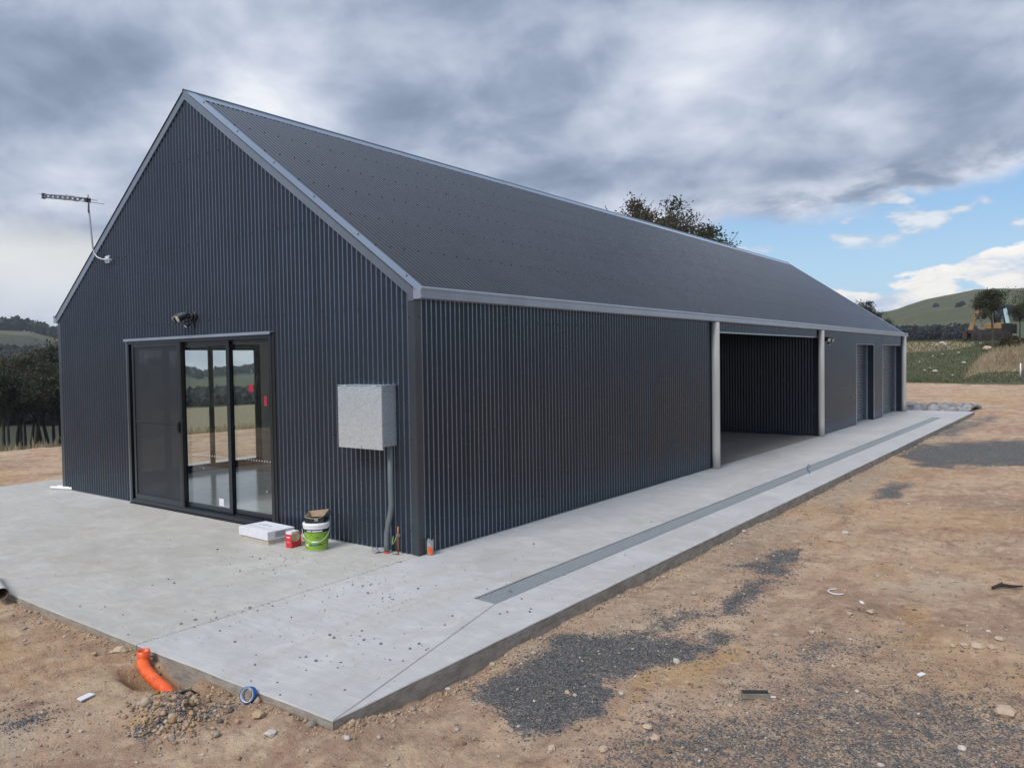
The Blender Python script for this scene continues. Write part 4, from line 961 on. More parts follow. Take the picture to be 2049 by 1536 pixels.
p = onp(1651, 679, 0, .03); spotlight((.019, max(p[1], 15.15), p[2]), math.pi/2, 'black twin-head sensor spotlight beside the pale downpipe at the breezeway')

mbx = tag(empty('meter_box', (-.60, -.02, 1.15)), 'galvanised steel meter box mounted on the gable wall near the corner', 'meter box')
MB().box(-.325, -.20, 0, .325, .0, .64).build('box_body', M['galv'], mbx)
MB().bbox(-.345, -.222, -.030, .335, -.201, .632, .003).box(-.345, -.203, -.033, .335, -.196, -.0305).build('lid', M['galv'], mbx)
MB().box(-.34, -.225, .640, .34, .004, .648).box(-.28, -.2285, .62, -.20, -.2225, .645).box(.19, -.2285, .62, .27, -.2225, .645).build('rain_hood', M['galv'], mbx)
rv_ = MB()
for yy, zz2 in ((-.17, .58), (-.17, .52), (-.17, .10), (-.17, .05), (-.15, .012), (-.09, .012), (-.04, .012)): rv_.tube([(.325, yy, zz2), (.331, yy, zz2)], .007, 8)
rv_.tube([(.02, -.2225, -.005), (.02, -.228, -.005)], .008, 8); rv_.build('rivets', M['alu_bright'], mbx)
cx_ = onp(781, 900, 1, -.07)[0]
pts = [(cx_, -.075, 1.148), (cx_, -.075, .75), (cx_+.004, -.075, .52), (cx_-.006, -.080, .42), (cx_-.035, -.09, .30), (cx_-.052, -.095, .20), (cx_-.055, -.097, .10), (cx_-.055, -.097, .003)]
cd_ = tag(empty('cable_conduit', (cx_, -.08, 0)), 'grey plastic conduit running from the meter box down to the slab', 'conduit')
o = MB().tube([np.array(q)-np.array([cx_, -.08, 0]) for q in pts], .030, 18).build('pipe', M['conduit'], cd_)
MB().tube([(-.055, -.017, .002), (-.055, -.017, .014)], .034, 18).build('collar', M['orange'], cd_)
er = onp(797, 1106, 1, -.09); rod = tag(empty('earth_rod', (er[0], -.09, 0)), 'copper earth rod with clamp standing by the gable wall corner', 'earth rod')
MB().tube([(0, 0, .002), (.002, 0, .30)], .0075, 10).build('rod', M['copper'], rod)
MB().bbox(-.016, -.015, .19, .016, .015, .225, .004).tube([(-.02, 0, .207), (.03, 0, .207)], .006, 8).build('clamp', M['brass'], rod)
MB().tube([(-.012, -.005, .20), (-.03, -.02, .15), (-.06, -.02, .11), (-.075, -.01, .13), (-.07, 0, .19)], .004, 8).build('wire', M['wire_g'], rod)
MB().tube([(-.02, 0, .004), (-.06, -.01, .012), (-.10, .01, .005)], .010, 8).build('wire_tail', M['tape_grey'], rod)

# cut pipe stub with orange paint, at the corner on the long wall
q = onp(860, 1104, 0, .055); stub = tag(empty('pipe_stub', (.062, q[1], 0)), 'short grey pipe stub sprayed orange at the shed corner', 'pipe stub')
m_ = MB(); N_ = 20; vs = []
for k, (r_, z) in enumerate([(.036, .002), (.036, .15), (.031, .15), (.031, .02)]):
    for i in range(N_):
        a2 = 2*math.pi*i/N_; zz2 = z+(.018*math.sin(a2*3)+.008*math.sin(a2*7) if z > .1 else 0); vs.append((r_*math.cos(a2), r_*math.sin(a2), zz2))
fs = [(k*N_+i, k*N_+(i+1) % N_, (k+1)*N_+(i+1) % N_, (k+1)*N_+i) for k in range(3) for i in range(N_)]
m_.add(vs, fs, 0, True); m_.build('pipe', M['tape_grey'], stub)
vs = []; 
for k, z in enumerate((.010, .085)):
    for i in range(9):
        a2 = -1.55+i*.19; vs.append((.0368*math.cos(a2), .0368*math.sin(a2), z+.010*math.sin(i*1.7)))
MB().add(vs, [(i, i+1, 10+i, 9+i) for i in range(8)], 0, True).build('paint_mark', M['orange'], stub)

# antenna on its bent mast
ant = tag(empty('tv_antenna', (onp(216, 519, 1, -.03)[0], -.03, onp(216, 519, 1, -.03)[2])), 'television antenna on a bent metal mast fixed to the gable', 'antenna')
A0 = np.array(ant.location); ya = -.16
mp_ = [onp(225, 520, 1, -.05), onp(205, 519, 1, -.10), onp(195, 515, 1, -.14), onp(189, 508, 1, -.155), onp(186, 498, 1, ya), onp(183, 470, 1, ya), onp(179, 430, 1, ya), onp(175, 390, 1, ya)]
mp_[-1][0] = mp_[-2][0]-.03
MB().tube([q-A0 for q in mp_], .0125, 12).build('mast', M['alu_bright'], ant)
MB().bbox(-.06, -.012, -.055, .05, .012, .055, .004).tube([(-.03, -.03, .03), (-.03, .0, .03)], .012, 8).tube([(-.03, -.03, -.03), (-.03, .0, -.03)], .012, 8).box(-.05, -.045, -.010, .03, -.012, .010).build('wall_bracket', M['galv'], ant)
T = onp(176, 403, 1, ya)-A0; E_ = onp(88, 395, 1, ya-.1)-A0; dirb = E_-T; Lb = np.linalg.norm(dirb); dirb /= Lb
up_ = np.array([0, 0, 1.]); cr = np.cross(dirb, up_); cr /= np.linalg.norm(cr)
MB().tube([T-dirb*.05, E_], .011, 8).tube([T-dirb*.05+up_*.045, E_+up_*.045], .011, 8).build('boom', M['alu_bright'], ant)
el_ = MB()
for k in range(9):
    t = .06+k*.112; q = T+dirb*t*Lb; ln = .30*(1-.62*k/8)
    el_.tube([q+up_*.045*(k % 2), q+up_*.045*(k % 2)+cr*ln], .0045, 6); el_.tube([q+up_*.045*((k+1) % 2), q+up_*.045*((k+1) % 2)-cr*ln], .0045, 6)
    el_.box(q[0]-.012, q[1]-.02, q[2]-.008, q[0]+.012, q[1]+.02, q[2]+.052)
el_.build('elements', M['alu_bright'], ant)
c_ = E_; MB().box(c_[0]-.03, c_[1]-.025, c_[2]-.02, c_[0]+.02, c_[1]+.025, c_[2]+.065).build('end_cap', M['black'], ant)
MB().tube([T-dirb*.04+up_*.02, T+np.array([.05, -.02, -.06]), T+np.array([.04, -.02, -.16]), T+np.array([.025, -.01, -.18])], .007, 8).box(T[0]-.03, T[1]-.03, T[2]-.01, T[0]+.03, T[1]+.03, T[2]+.05).build('clamp_and_lead', M['black'], ant)

# ------------------------------------------------------------------ things lying on the slab
bk = onp(634, 1097, 2, 0.); bz = slab_z(bk[0], bk[1])
bucket = tag(empty('paint_bucket', (bk[0], bk[1], bz)), 'white plastic pail with bright green label standing by the gable wall', 'bucket')
MB().lathe([(.001, .003), (.118, .003), (.122, .010), (.134, .255), (.134, .262), (.112, .262)], 40).build('pail', M['white'], bucket)
MB().lathe([(.1232, .012), (.1327, .205)], 40).build('label', M['green'], bucket)
MB().lathe([(.1329, .2055), (.1346, .238)], 40).build('label_band', M['navy'], bucket)
MB().lathe([(.1345, .238), (.141, .242), (.144, .256), (.140, .262), (.146, .268), (.148, .292), (.142, .302), (.122, .304), (.118, .298), (.001, .298)], 40).build('lid', M['white'], bucket)
pr_ = MB(); toc = math.atan2(CAM[1]-bk[1], CAM[0]-bk[0])
def arc(a0, a1, z0, z1, r_, mi=0, n=8):
    vs = [];
    for i in range(n+1):
        a2 = toc+a0+(a1-a0)*i/n; vs += [(r_*math.cos(a2), r_*math.sin(a2), z0), ((r_+.0006)*math.cos(a2), (r_+.0006)*math.sin(a2), z1)]
    pr_.add(vs, [(2*i, 2*i+2, 2*i+3, 2*i+1) for i in range(n)], mi, True)
arc(-.86, -.40, .215, .227, .1348); arc(-.34, .48, .214, .228, .1348)
arc(-1.05, -.72, .060, .076, .1278, 0); arc(-.72, -.36, .061, .078, .1278, 1); arc(-.34, .08, .063, .081, .1279, 2); arc(.08, .50, .066, .084, .1280, 1)
arc(-.02, .14, .150, .158, .1318, 3)
pr_.build('label_print', [M['print_white'], M['print_brown'], M['print_blue'], M['navy']], bucket)
hp_ = []
for i in range(13):
    t = -1+2*i/12; a2 = toc+t*1.35; dz = .235-.125*math.cos(t*1.57)**.9; r_ = .152+.012*math.cos(t*1.5); hp_.append((r_*math.cos(a2-.1), r_*math.sin(a2-.1), dz))
hd_ = MB().tube(hp_, .0022, 6); hd_.build('wire_handle', M['white'], bucket)
MB().tube(hp_[5:8], .0075, 10).build('handle_grip', M['white'], bucket)
# open black carton on the pail
cb = tag(empty('open_carton', (bk[0]+.005, bk[1], bz+.3045), toc+math.pi/2-.35), 'small open black carton with torn flaps on the pail lid', 'carton')
def quadbox(w0, d0, h0, tops, t=.003):
    vs = [(-w0, -d0, 0), (w0, -d0, 0), (w0, d0, 0), (-w0, d0, 0)]+[(-w0-.006, -d0-.004, tops[0]), (w0+.004, -d0, tops[1]), (w0+.012, d0, tops[2]), (-w0, d0+.004, tops[3])]
    m_ = MB(); m_.add(vs, [(0, 1, 5, 4), (1, 2, 6, 5), (2, 3, 7, 6), (3, 0, 4, 7), (3, 2, 1, 0)], 0)
    iv = [(x*.965, y*.955, z+(.003 if z < .01 else 0)) for x, y, z in vs]
    m_.add(iv, [(4, 5, 1, 0), (5, 6, 2, 1), (6, 7, 3, 2), (7, 4, 0, 3), (0, 1, 2, 3)], 1)
    m_.add(vs[4:]+iv[4:], [(0, 1, 5, 4), (1, 2, 6, 5), (2, 3, 7, 6), (3, 0, 4, 7)], 1); return m_
quadbox(.105, .075, .1, (.062, .075, .125, .100)).build('carton_body', [M['card_black'], M['card_b']], cb)
MB().add([(-.10, -.078, .063), (-.03, -.080, .050), (.03, -.081, .047), (.10, -.077, .072), (.10, -.088, .070), (.03, -.094, .044), (-.03, -.093, .046), (-.10, -.090, .060)], [(0, 1, 6, 7), (1, 2, 5, 6), (2, 3, 4, 5)], 0).build('torn_flap', M['card_b'], cb)
MB().box(.005, -.0815, .020, .045, -.0785, .050).build('printed_mark', M['print_grey'], cb)
MB().add([(.107, -.07, .075), (.118, .07, .125), (.150, .06, .100), (.140, -.05, .055)], [(0, 1, 2, 3), (3, 2, 1, 0)], 0).build('side_flap', M['card_black'], cb)
# stacked cartons
pa = onp(481, 1077, 2, -.004); pb = onp(538, 1091, 2, -.004)
ang = math.atan2(pb[1]-pa[1], pb[0]-pa[0]); wid = math.hypot(pb[0]-pa[0], pb[1]-pa[1]); tdir = np.array([math.cos(ang), math.sin(ang)])
cz = slab_z(pb[0], pb[1]); dep = .36
lw = tag(empty('flat_carton', (pa[0], pa[1], cz), ang), 'flat beige carton lying on the slab beneath a white carton', 'carton')
MB().box(0, 0, .001, wid, dep, .010).build('base_sheet', M['card_beige'], lw)
MB().bbox(.012, .008, .0105, wid-.025, dep-.01, .052, .003).build('carton_body', M['card_beige'], lw)
wc = tag(empty('white_carton', (pa[0]-.010*tdir[0], pa[1]-.012, cz+.053), ang+.01), 'white printed carton resting on the flat beige carton', 'carton')
MB().bbox(0, 0, 0, wid-.005, dep, .098, .003).build('carton_body', M['card_w'], wc)
MB().box(.004, .105, .0982, wid-.010, .113, .0990).build('flap_seam', M['print_grey'], wc)
MB().box(wid-.0047, .10, .022, wid-.0040, .235, .085).build('side_label', M['print_grey'], wc)
for k in range(5): MB().box(.10+k*.05, .20+.01*(k % 2), .0982, .135+k*.05, .225+.01*(k % 3), .0987).build('printed_mark', M['print_grey'], wc)
rp = onp(572, 1094, 2, 0.); rz_ = slab_z(rp[0], rp[1])
rb = tag(empty('red_carton', (rp[0], rp[1], rz_), .12), 'small red carton with white top and an open flap', 'carton')
MB().bbox(0, 0, .001, .088, .15, .150, .003).build('carton_body', M['red'], rb)
MB().box(.001, .004, .1502, .087, .12, .178).build('white_top', M['card_w'], rb)
fl = MB(); vs = [(.0895, .03+.05*math.cos(t), .12+.055*math.sin(t)) for t in np.linspace(0, 6.283, 15)[:-1]]; vs = [(x+.035*max(0, (y-.02)/.06), y+.02, z) for x, y, z in vs]
fl.add(vs, [tuple(range(14)), tuple(range(13, -1, -1))]); fl.build('open_flap', M['card_b'], rb)
MB().box(.016, -.0012, .112, .065, -.0002, .122).build('printed_line', M['print_white'], rb); MB().box(.016, -.0012, .060, .060, -.0002, .064).build('printed_line', M['print_white'], rb)
# crumpled cardboard scraps behind the red carton
def crumple(name, px, py, sz, mat, label, cat, zc=None, ax=2, val=0.):
    q = onp(px, py, ax, val); r_ = np.random.default_rng(int(px)); m_ = MB(); n = 7
    vs = []
    for i in range(n):
        for j in range(n): vs.append((sz*(i/(n-1)-.5)*1.5, sz*(j/(n-1)-.5), .004+sz*.30*r_.uniform(0, 1)*(1-abs(i/(n-1)-.5))))
    fs = [(i*n+j, (i+1)*n+j, (i+1)*n+j+1, i*n+j+1) for i in range(n-1) for j in range(n-1)]
    m_.add(vs, fs); vs2 = [(x, y, 0.) for x, y, z in vs]; ring = [i for i in range(n)]
    o = m_.build(name, mat, None, (q[0], q[1], slab_z(q[0], q[1])+.001), (0, 0, r_.uniform(0, 3))); return tag(o, label, cat)
crumple('cardboard_scrap', 601, 1082, .13, M['card_b'], 'torn brown cardboard scrap between the red carton and the pail', 'cardboard')
rg = onp(758, 1092, 1, -.06); o = crumple('crumpled_tape', 757, 1093, .12, M['tape_grey'], 'crumpled grey plastic tape by the wall beside the conduit', 'plastic', ax=1, val=-.09)
# white offcuts by the far gable corner
oc0 = onp(107, 978, 2, 0.)
for k in range(2):
    zq = .028; a2 = tag(MB().tube([(0, 0, 0), (.62, .20, 0)], .026, 14, caps=False).tube([(0, 0, 0), (.62, .20, 0)], .022, 14, caps=False).build('pipe_offcut', M['white'], None, (oc0[0]+.02*k-.03, oc0[1]+.10*k-.02, zq+.0)), 'white plastic pipe offcut lying by the far gable corner', 'pipe offcut', 'white pipe offcuts')
# blue string line
s0 = onp(1617, 930, 2, .0); m_ = MB(); s1_ = onp(1618, 948, 2, 0)
pth = [s0+(s1_-s0)*t+np.array([.02*math.sin(t*9), 0, .004+.05*math.sin(t*3.14)*(t < .5)]) for t in np.linspace(0, 1, 14)]
c0 = pth[0].copy(); tag(m_.tube([q-c0 for q in pth], .006, 6).build('blue_cord', M['tape_blue'], None, tuple(c0)), 'thin blue cord lying across the drain grate', 'cord')

# ------------------------------------------------------------------ things in the earth by the slab
tp = onp(287, 1302, 1, SY0-.085); bt = np.array([HOLE[0]+.12, HOLE[1]-.03, -.23])
X0, Z1 = tp[0], tp[2]; ob = onp(333, 1380, 1, SY0-.17)
pts = []
for t in np.linspace(0, 1, 14):
    a2 = t*1.15; 
    pts.append((X0+(ob[0]-X0)*(1-math.cos(a2))/(1-math.cos(1.15)), SY0-.085-.085*t, Z1-.055-(Z1-.055-ob[2])*math.sin(a2)/math.sin(1.15)))
pts.append(tuple(np.array(pts[-1])+np.array([.14, -.02, -.05])))
oc_ = tag(empty('orange_conduit', (X0, SY0-.085, Z1-.3)), 'bright orange conduit bend rising from the hole beside the slab', 'conduit'); O0 = np.array(oc_.location)
MB().tube([np.array(q)-O0 for q in pts], .0420, 24, caps=False).build('bend', M['orange'], oc_)
MB().lathe([(.0420, -.072), (.0450, -.069), (.0450, .006), (.0400, .006), (.0400, -.12)], 26, c=tuple(np.array([X0, SY0-.085, Z1])-O0)).build('socket', M['orange'], oc_)
tq = onp(499, 1393, 1, SY0-.045)
tr_ = tag(empty('tape_roll', (tq[0], SY0-.050, tq[2]+.012)), 'roll of blue tape leaning against the slab edge', 'tape roll')
pr0 = [(.040, -.022), (.052, -.022), (.052, .022), (.040, .022), (.040, -.022)]
R_ = Matrix.Rotation(rad(62), 4, 'X') @ Matrix.Rotation(rad(0), 4, 'Z')
a_ = MB().lathe([(.044, -.022), (.051, -.022), (.051, .022), (.044, .022)], 28).build('tape', M['tape_blue'], tr_); b2 = MB().lathe([(.0439, .0235), (.039, .0235), (.039, -.0225), (.0439, -.0225), (.0439, .0235)], 28).build('core', M['tape_core'], tr_)
tr_.rotation_euler = (rad(68), 0, rad(24))
for px0, py0, px1, py1, r_, mt, nm, lb in ((362, 1386, 398, 1390, .008, 'black', 'black_hose', 'short black hose end poking out of the dug-out mound'),):
    q0, q1 = G(px0, py0), G(px1, py1); c_ = (q0+q1)/2
    tag(MB().tube([q0-c_+np.array([0, 0, .0]), np.array([0, 0, .03]), q1-c_+np.array([0, 0, .0])], r_, 10).build(nm, M[mt], None, tuple(c_)), lb, 'hose')
q0, q1 = G(281, 1373), G(312, 1384); c_ = (q0+q1)/2; c_[2] = max(q0[2], q1[2])+.02
tag(MB().tube([(q0-q1)/2*1.2+np.array([0, 0, .015]), (q1-q0)/2*1.2], .0055, 6).build('stick', M['timber'], None, tuple(c_)), 'thin pale stick lying over the hole beside the orange conduit', 'stick')
# pipe end at the front edge
pe = onp(4, 1186, 2, .03); pp = tag(empty('drain_pipe', (pe[0], pe[1], .0)), 'open end of a white drain pipe lying on the slab edge', 'pipe')
dv = np.array([-.80, .18, 0.]); MB().tube([(0, 0, .022), tuple(dv+np.array([0, 0, .03]))], .052, 24, caps=False).build('pipe_wall', M['pvc'], pp)
MB().tube([(0, 0, .022), tuple(dv+np.array([0, 0, .03]))], .047, 24, caps=False).build('pipe_bore', M['st_soil'], pp)
pp.location = (pe[0], pe[1], slab_z(pe[0], pe[1])+.032)
# timber offcut, litter
q = G(1511, 1394); tb = tag(empty('timber_offcut', (q[0], q[1], q[2]-.004), -.62+.64), 'weathered timber offcut with dark top on the gravel', 'timber')
tb.rotation_euler = (0, 0, YAW-.06)
MB().bbox(-.085, -.030, 0, .085, .030, .036, .002).build('block', M['timber'], tb); MB().box(-.082, -.027, .0363, .082, .027, .038).build('dark_top', M['card_black'], tb); MB().box(.086, -.014, .006, .125, -.006, .014).build('splinter', M['card_w'], tb)
for px, py, sz, nm, mt, lb, ct in ((1724, 1207, .035, 'white_litter', 'card_w', 'small white scrap of litter on the reddish earth', 'litter'), (171, 1397, .05, 'white_offcut', 'card_w', 'flat white offcut lying on the earth by the hole', 'offcut'), (1843, 1352, .03, 'white_chip', 'card_w', 'thin white chip at the edge of the dark gravel', 'chip')):
    q = G(px, py); tag(MB().add([(-sz, -sz*.4, 0), (sz, -sz*.5, .002), (sz*.9, sz*.4, .006), (-sz*.8, sz*.5, .004), (-sz, -sz*.4, .008), (sz, -sz*.5, .011), (sz*.9, sz*.4, .015), (-sz*.8, sz*.5, .012)], [(3, 2, 1, 0), (4, 5, 6, 7), (0, 1, 5, 4), (1, 2, 6, 5), (2, 3, 7, 6), (3, 0, 4, 7)]).build(nm, M[mt], None, (q[0], q[1], q[2]+.004), (0, 0, random.uniform(0, 3))), lb, ct)
q = G(1675, 1186); rp_ = [(.085*math.cos(t), .075*math.sin(t), .010) for t in np.linspace(.3, 4.2, 16)]
tag(MB().tube(rp_, .006, 6).build('white_strap', M['card_w'], None, (q[0], q[1], q[2]+.004), (0, 0, 1.6)), 'curved white plastic strap lying on the reddish earth', 'strap')
q = G(2015, 1177)
tag(MB().tube([(-.14, 0, .012), (-.05, .02, .03), (.06, -.01, .02), (.16, .015, .012)], [.012, .018, .014, .008], 7).tube([(-.05, .02, .03), (.0, .07, .035)], .008, 6).build('dry_branch', M['rustred'], None, (q[0], q[1], q[2]), (0, 0, .7)), 'short dark red-brown branch lying on the bare earth', 'branch')

# ------------------------------------------------------------------ trees
def tree_parts(seed, H, spread=.42, fork=.30, depth=4, leaves=5200, ls=.16, bare=0., trunk_r=None, clump=.055, low=.35, lean=0., rmin=.012, nclump=70):
    r_ = np.random.default_rng(seed); wood = MB(); tips = []
    tr = trunk_r or H*.020
    def seg(p, d, L, ra, lev):
        n = 3 if lev else 5; pts = [p]; q = p.copy(); dd = d.copy()
        for i in range(n):
            dd = dd+r_.normal(0, .11 if lev else .05, 3)+np.array([0, 0, .05 if lev < 3 else -.02]); dd /= np.linalg.norm(dd); q = q+dd*L/n; pts.append(q.copy())
        rs = np.linspace(ra, ra*(.62 if lev < depth else .25), n+1)
        rs = np.maximum(rs, rmin); wood.tube(pts, rs, 7 if lev < 2 else (5 if lev < 3 else 4), caps=False)
        if lev >= depth-2: tips.append((pts[-1], L, lev)); tips.append((pts[len(pts)//2], L, lev))
        if lev < depth:
            k = (r_.integers(3, 5) if lev < 3 else 3) if lev else r_.integers(4, 6)
            a0 = r_.uniform(0, 6.28)
            for i in range(k):
                a_ = a0+i*6.283/k+r_.normal(0, .35); tilt = r_.uniform(.35, .85)*(1 if lev else .75)
                u = np.cross(dd, (.2, .9, .1)); u /= np.linalg.norm(u); v = np.cross(dd, u)
                nd = dd*math.cos(tilt)+(u*math.cos(a_)+v*math.sin(a_))*math.sin(tilt); nd[2] += .12; nd /= np.linalg.norm(nd)
                st_ = pts[-1] if i < 2 or lev == 0 and i < 3 else pts[-2]
                seg(st_, nd, L*r_.uniform(.62, .86)*(spread/.42 if lev == 0 else 1), rs[-1]*r_.uniform(.62, .85), lev+1)
    seg(np.zeros(3), np.array([lean, 0, 1.]), H*fork, tr, 0)
    P = np.array([t[0] for t in tips]); zmax = P[:, 2].max(); k = H/zmax*.96
    wood.v = [(x*k, y*k, z*k) for x, y, z in wood.v]; P = P*k
    P = P[P[:, 2] > H*low*r_.uniform(.8, 1.1, len(P))]
    keep = P
    if bare: keep = P[(P[:, 2] < H*(1-bare)+r_.normal(0, .05*H, len(P))) & (r_.uniform(0, 1, len(P)) < .8)]
    if len(keep) > nclump: keep = keep[r_.choice(len(keep), nclump, replace=False)]
    w_ = r_.gamma(1.6, 1., len(keep))+.15
    ii = r_.choice(len(keep), leaves, p=w_/w_.sum())
    C = keep[ii]+r_.normal(0, clump*H, (leaves, 3))*np.array([1, 1, .75])
    return wood, leafquads(C, ls, r_)
def leafquads(C, ls, r_, ratio=.5):
    n = len(C); d = r_.normal(size=(n, 3)); d[:, 2] -= .5; d /= np.linalg.norm(d, axis=1)[:, None]
    e = np.cross(d, r_.normal(size=(n, 3))); e /= np.linalg.norm(e, axis=1)[:, None]+1e-9
    s_ = (ls*r_.uniform(.6, 1.5, n))[:, None]; ls2 = s_*ratio
    v = np.stack([C-d*s_, C+e*ls2, C+d*s_, C-e*ls2], 1).reshape(-1, 3)
    return v, np.arange(n*4).reshape(-1, 4)
TREEDB = {}
def tree(name, key, loc, rz, sc, label, group=None, kw=None, bark='bark', leafm='leaf'):
    if key not in TREEDB:
        wd, (lv, lf) = tree_parts(**kw); me1 = bpy.data.meshes.new('trunk'); me1.from_pydata(wd.v, [], wd.f)
        me1.polygons.foreach_set('use_smooth', [True]*len(wd.f)); me1.materials.append(M[bark]); me1.update()
        TREEDB[key] = (me1, fast_mesh('crown', lv, lf, M[leafm]))
    t, c = TREEDB[key]; r_ = tag(empty(name, loc, rz), label, 'tree', group); r_.scale = (sc, sc, sc)
    link('trunk', t, r_); link('crown', c, r_); return r_
def at_dir(px, dist):                       # ground point under a photo column at a horizontal distance
    d = ray(px, 730); d = d[:2]/np.linalg.norm(d[:2]); x, y = CAM[0]+d[0]*dist, CAM[1]+d[1]*dist; return np.array([x, y, float(gh(x, y))])
def hgt(px, py, dist):                      # height of a photo pixel at that distance
    d = ray(px, py); return CAM[2]+d[2]/np.linalg.norm(d[:2])*dist
# the dark eucalypts beyond the west edge of the pad
KW = [dict(seed=3, H=12., fork=.30, leaves=7000, ls=.20, clump=.060, low=.28), dict(seed=8, H=12., fork=.36, leaves=7000, ls=.20, clump=.055, low=.30, spread=.36), dict(seed=21, H=12., fork=.27, leaves=6500, ls=.20, clump=.065, low=.25), dict(seed=34, H=12., fork=.40, leaves=6000, ls=.20, clump=.05, low=.34, spread=.34)]
WT = [(-62, 78, 690, 0), (-38, 92, 700, 1), (-18, 74, 712, 2), (2, 86, 705, 1), (12, 66, 722, 3), (26, 92, 702, 0), (36, 74, 738, 2), (46, 96, 706, 3), (56, 82, 712, 1), (68, 104, 700, 2), (80, 78, 704, 0), (92, 98, 690, 1), (104, 82, 690, 3), (116, 92, 676, 0), (128, 84, 684, 2), (142, 96, 690, 1)]
for i, (px, dist, ty, k) in enumerate(WT):
    p = at_dir(px, dist); Ht = max(6.0, hgt(px, ty+(6 if px < 85 else 0), dist)-p[2])
    tree('eucalyptus_tree', 'w%d' % k, tuple(p-np.array([0, 0, .1])), random.uniform(0, 6), Ht/12., 'dark eucalypt with black trunk in the grove beyond the pad edge', 'eucalypts beyond the pad edge', KW[k], 'bark_dark', 'leaf_brown' if k == 2 else 'leaf_dark')
# gum trees rising behind the roof
for px, py, dist, key, kw, lb, lm in ((1300, 382, 62, 'g1', dict(seed=44, H=14., fork=.34, depth=5, leaves=34000, ls=.10, bare=.02, clump=.030, low=.5, spread=.52, rmin=.024, nclump=150), 'tall gum with bare twigs on top showing over the ridge', 'leaf_dark'),
                                      (1262, 384, 68, 'g2', dict(seed=47, H=14., fork=.36, depth=5, leaves=20000, ls=.10, bare=.06, clump=.028, low=.5, spread=.46, rmin=.024, nclump=90), 'gum with thin bare top branches beside the tallest gum behind the roof', 'leaf_brown'),
                                      (1345, 412, 66, 'g3', dict(seed=52, H=13., fork=.36, depth=5, leaves=10000, ls=.10, bare=.03, clump=.026, low=.55, spread=.40, rmin=.024, nclump=60), 'sparse gum with forked dead branches at the right of the roof gums', 'leaf'),
                                      (1205, 392, 70, 'g4', dict(seed=61, H=13., fork=.40, depth=4, leaves=120, ls=.10, bare=.3, clump=.03, low=.5, spread=.44, rmin=.026), 'leafless grey tree behind the roof ridge', 'leaf'),
                                      (1740, 598, 120, 'g5', dict(seed=70, H=10., fork=.28, depth=4, leaves=5200, ls=.17, clump=.055, low=.2, spread=.36), 'dense dark gum just clear of the far roof end', 'leaf_dark'),
                                      (1765, 632, 132, 'g6', dict(seed=73, H=7., fork=.25, depth=4, leaves=4200, ls=.17, clump=.07, low=.15), 'low dark bushy tree beyond the far roof end', 'leaf_dark')):
    p = at_dir(px, dist); Ht = hgt(px, py, dist)-p[2]
    tree('gum_tree', key, tuple(p-np.array([0, 0, .1])), random.uniform(0, 6), Ht/kw['H'], lb, None, kw, 'dead' if key == 'g4' else 'bark', lm)
# trees by the machine on the bank
for px, py, dist, key, kw, lb in ((1986, 578, 80, 't1', dict(seed=81, H=7.2, fork=.52, depth=4, leaves=6500, ls=.11, clump=.045, low=.50, spread=.15), 'slender gum with pale trunk standing in front of the machine'),
                                  (2040, 606, 84, 't2', dict(seed=86, H=6., fork=.52, depth=4, leaves=2600, ls=.10, clump=.045, low=.55, spread=.18), 'open-crowned gum with bare trunk to the right of the machine'),
                                  (2075, 560, 82, 't3', dict(seed=88, H=8., fork=.35, depth=4, leaves=3000, ls=.10, bare=.15, clump=.05, low=.4), 'ragged gum at the end of the bank past the open-crowned gum')):
    p = at_dir(px, dist); Ht = hgt(px, py, dist)-p[2]
    tree('gum_tree', key, tuple(p-np.array([0, 0, .05])), random.uniform(0, 6), Ht/kw['H'], lb, None, kw, 'bark', 'leaf')
def bush(name, loc, R, n, ls, leafm, label, cat='bush', group=None):
    r_ = np.random.default_rng(int(abs(loc[0])*13+abs(loc[1])*7)); C = r_.normal(size=(n, 3)); C /= np.linalg.norm(C, axis=1)[:, None]; C *= (r_.uniform(.35, 1, n)**.4)[:, None]*np.array(R); C[:, 2] = np.abs(C[:, 2])
    v, f = leafquads(C, ls, r_); return tag(link(name, fast_mesh(name, v, f, M[leafm]), None, tuple(loc)), label, cat, group)
p = at_dir(2026, 82); bush('grass_tussock', p, (1.0, .8, .8), 900, .14, 'leaf_brown', 'dark tussock between the two gums on the bank')
for px, py, dist in ((1873, 638, 520), (1925, 652, 480), (1918, 656, 470), (1893, 590, 900)):
    p = at_dir(px, dist); bush('hillside_tree', p, (1.7, 1.7, 2.4), 160, .45, 'leaf_far', 'small lone tree dotted on the green hillside', 'tree', 'lone trees on the hillside')
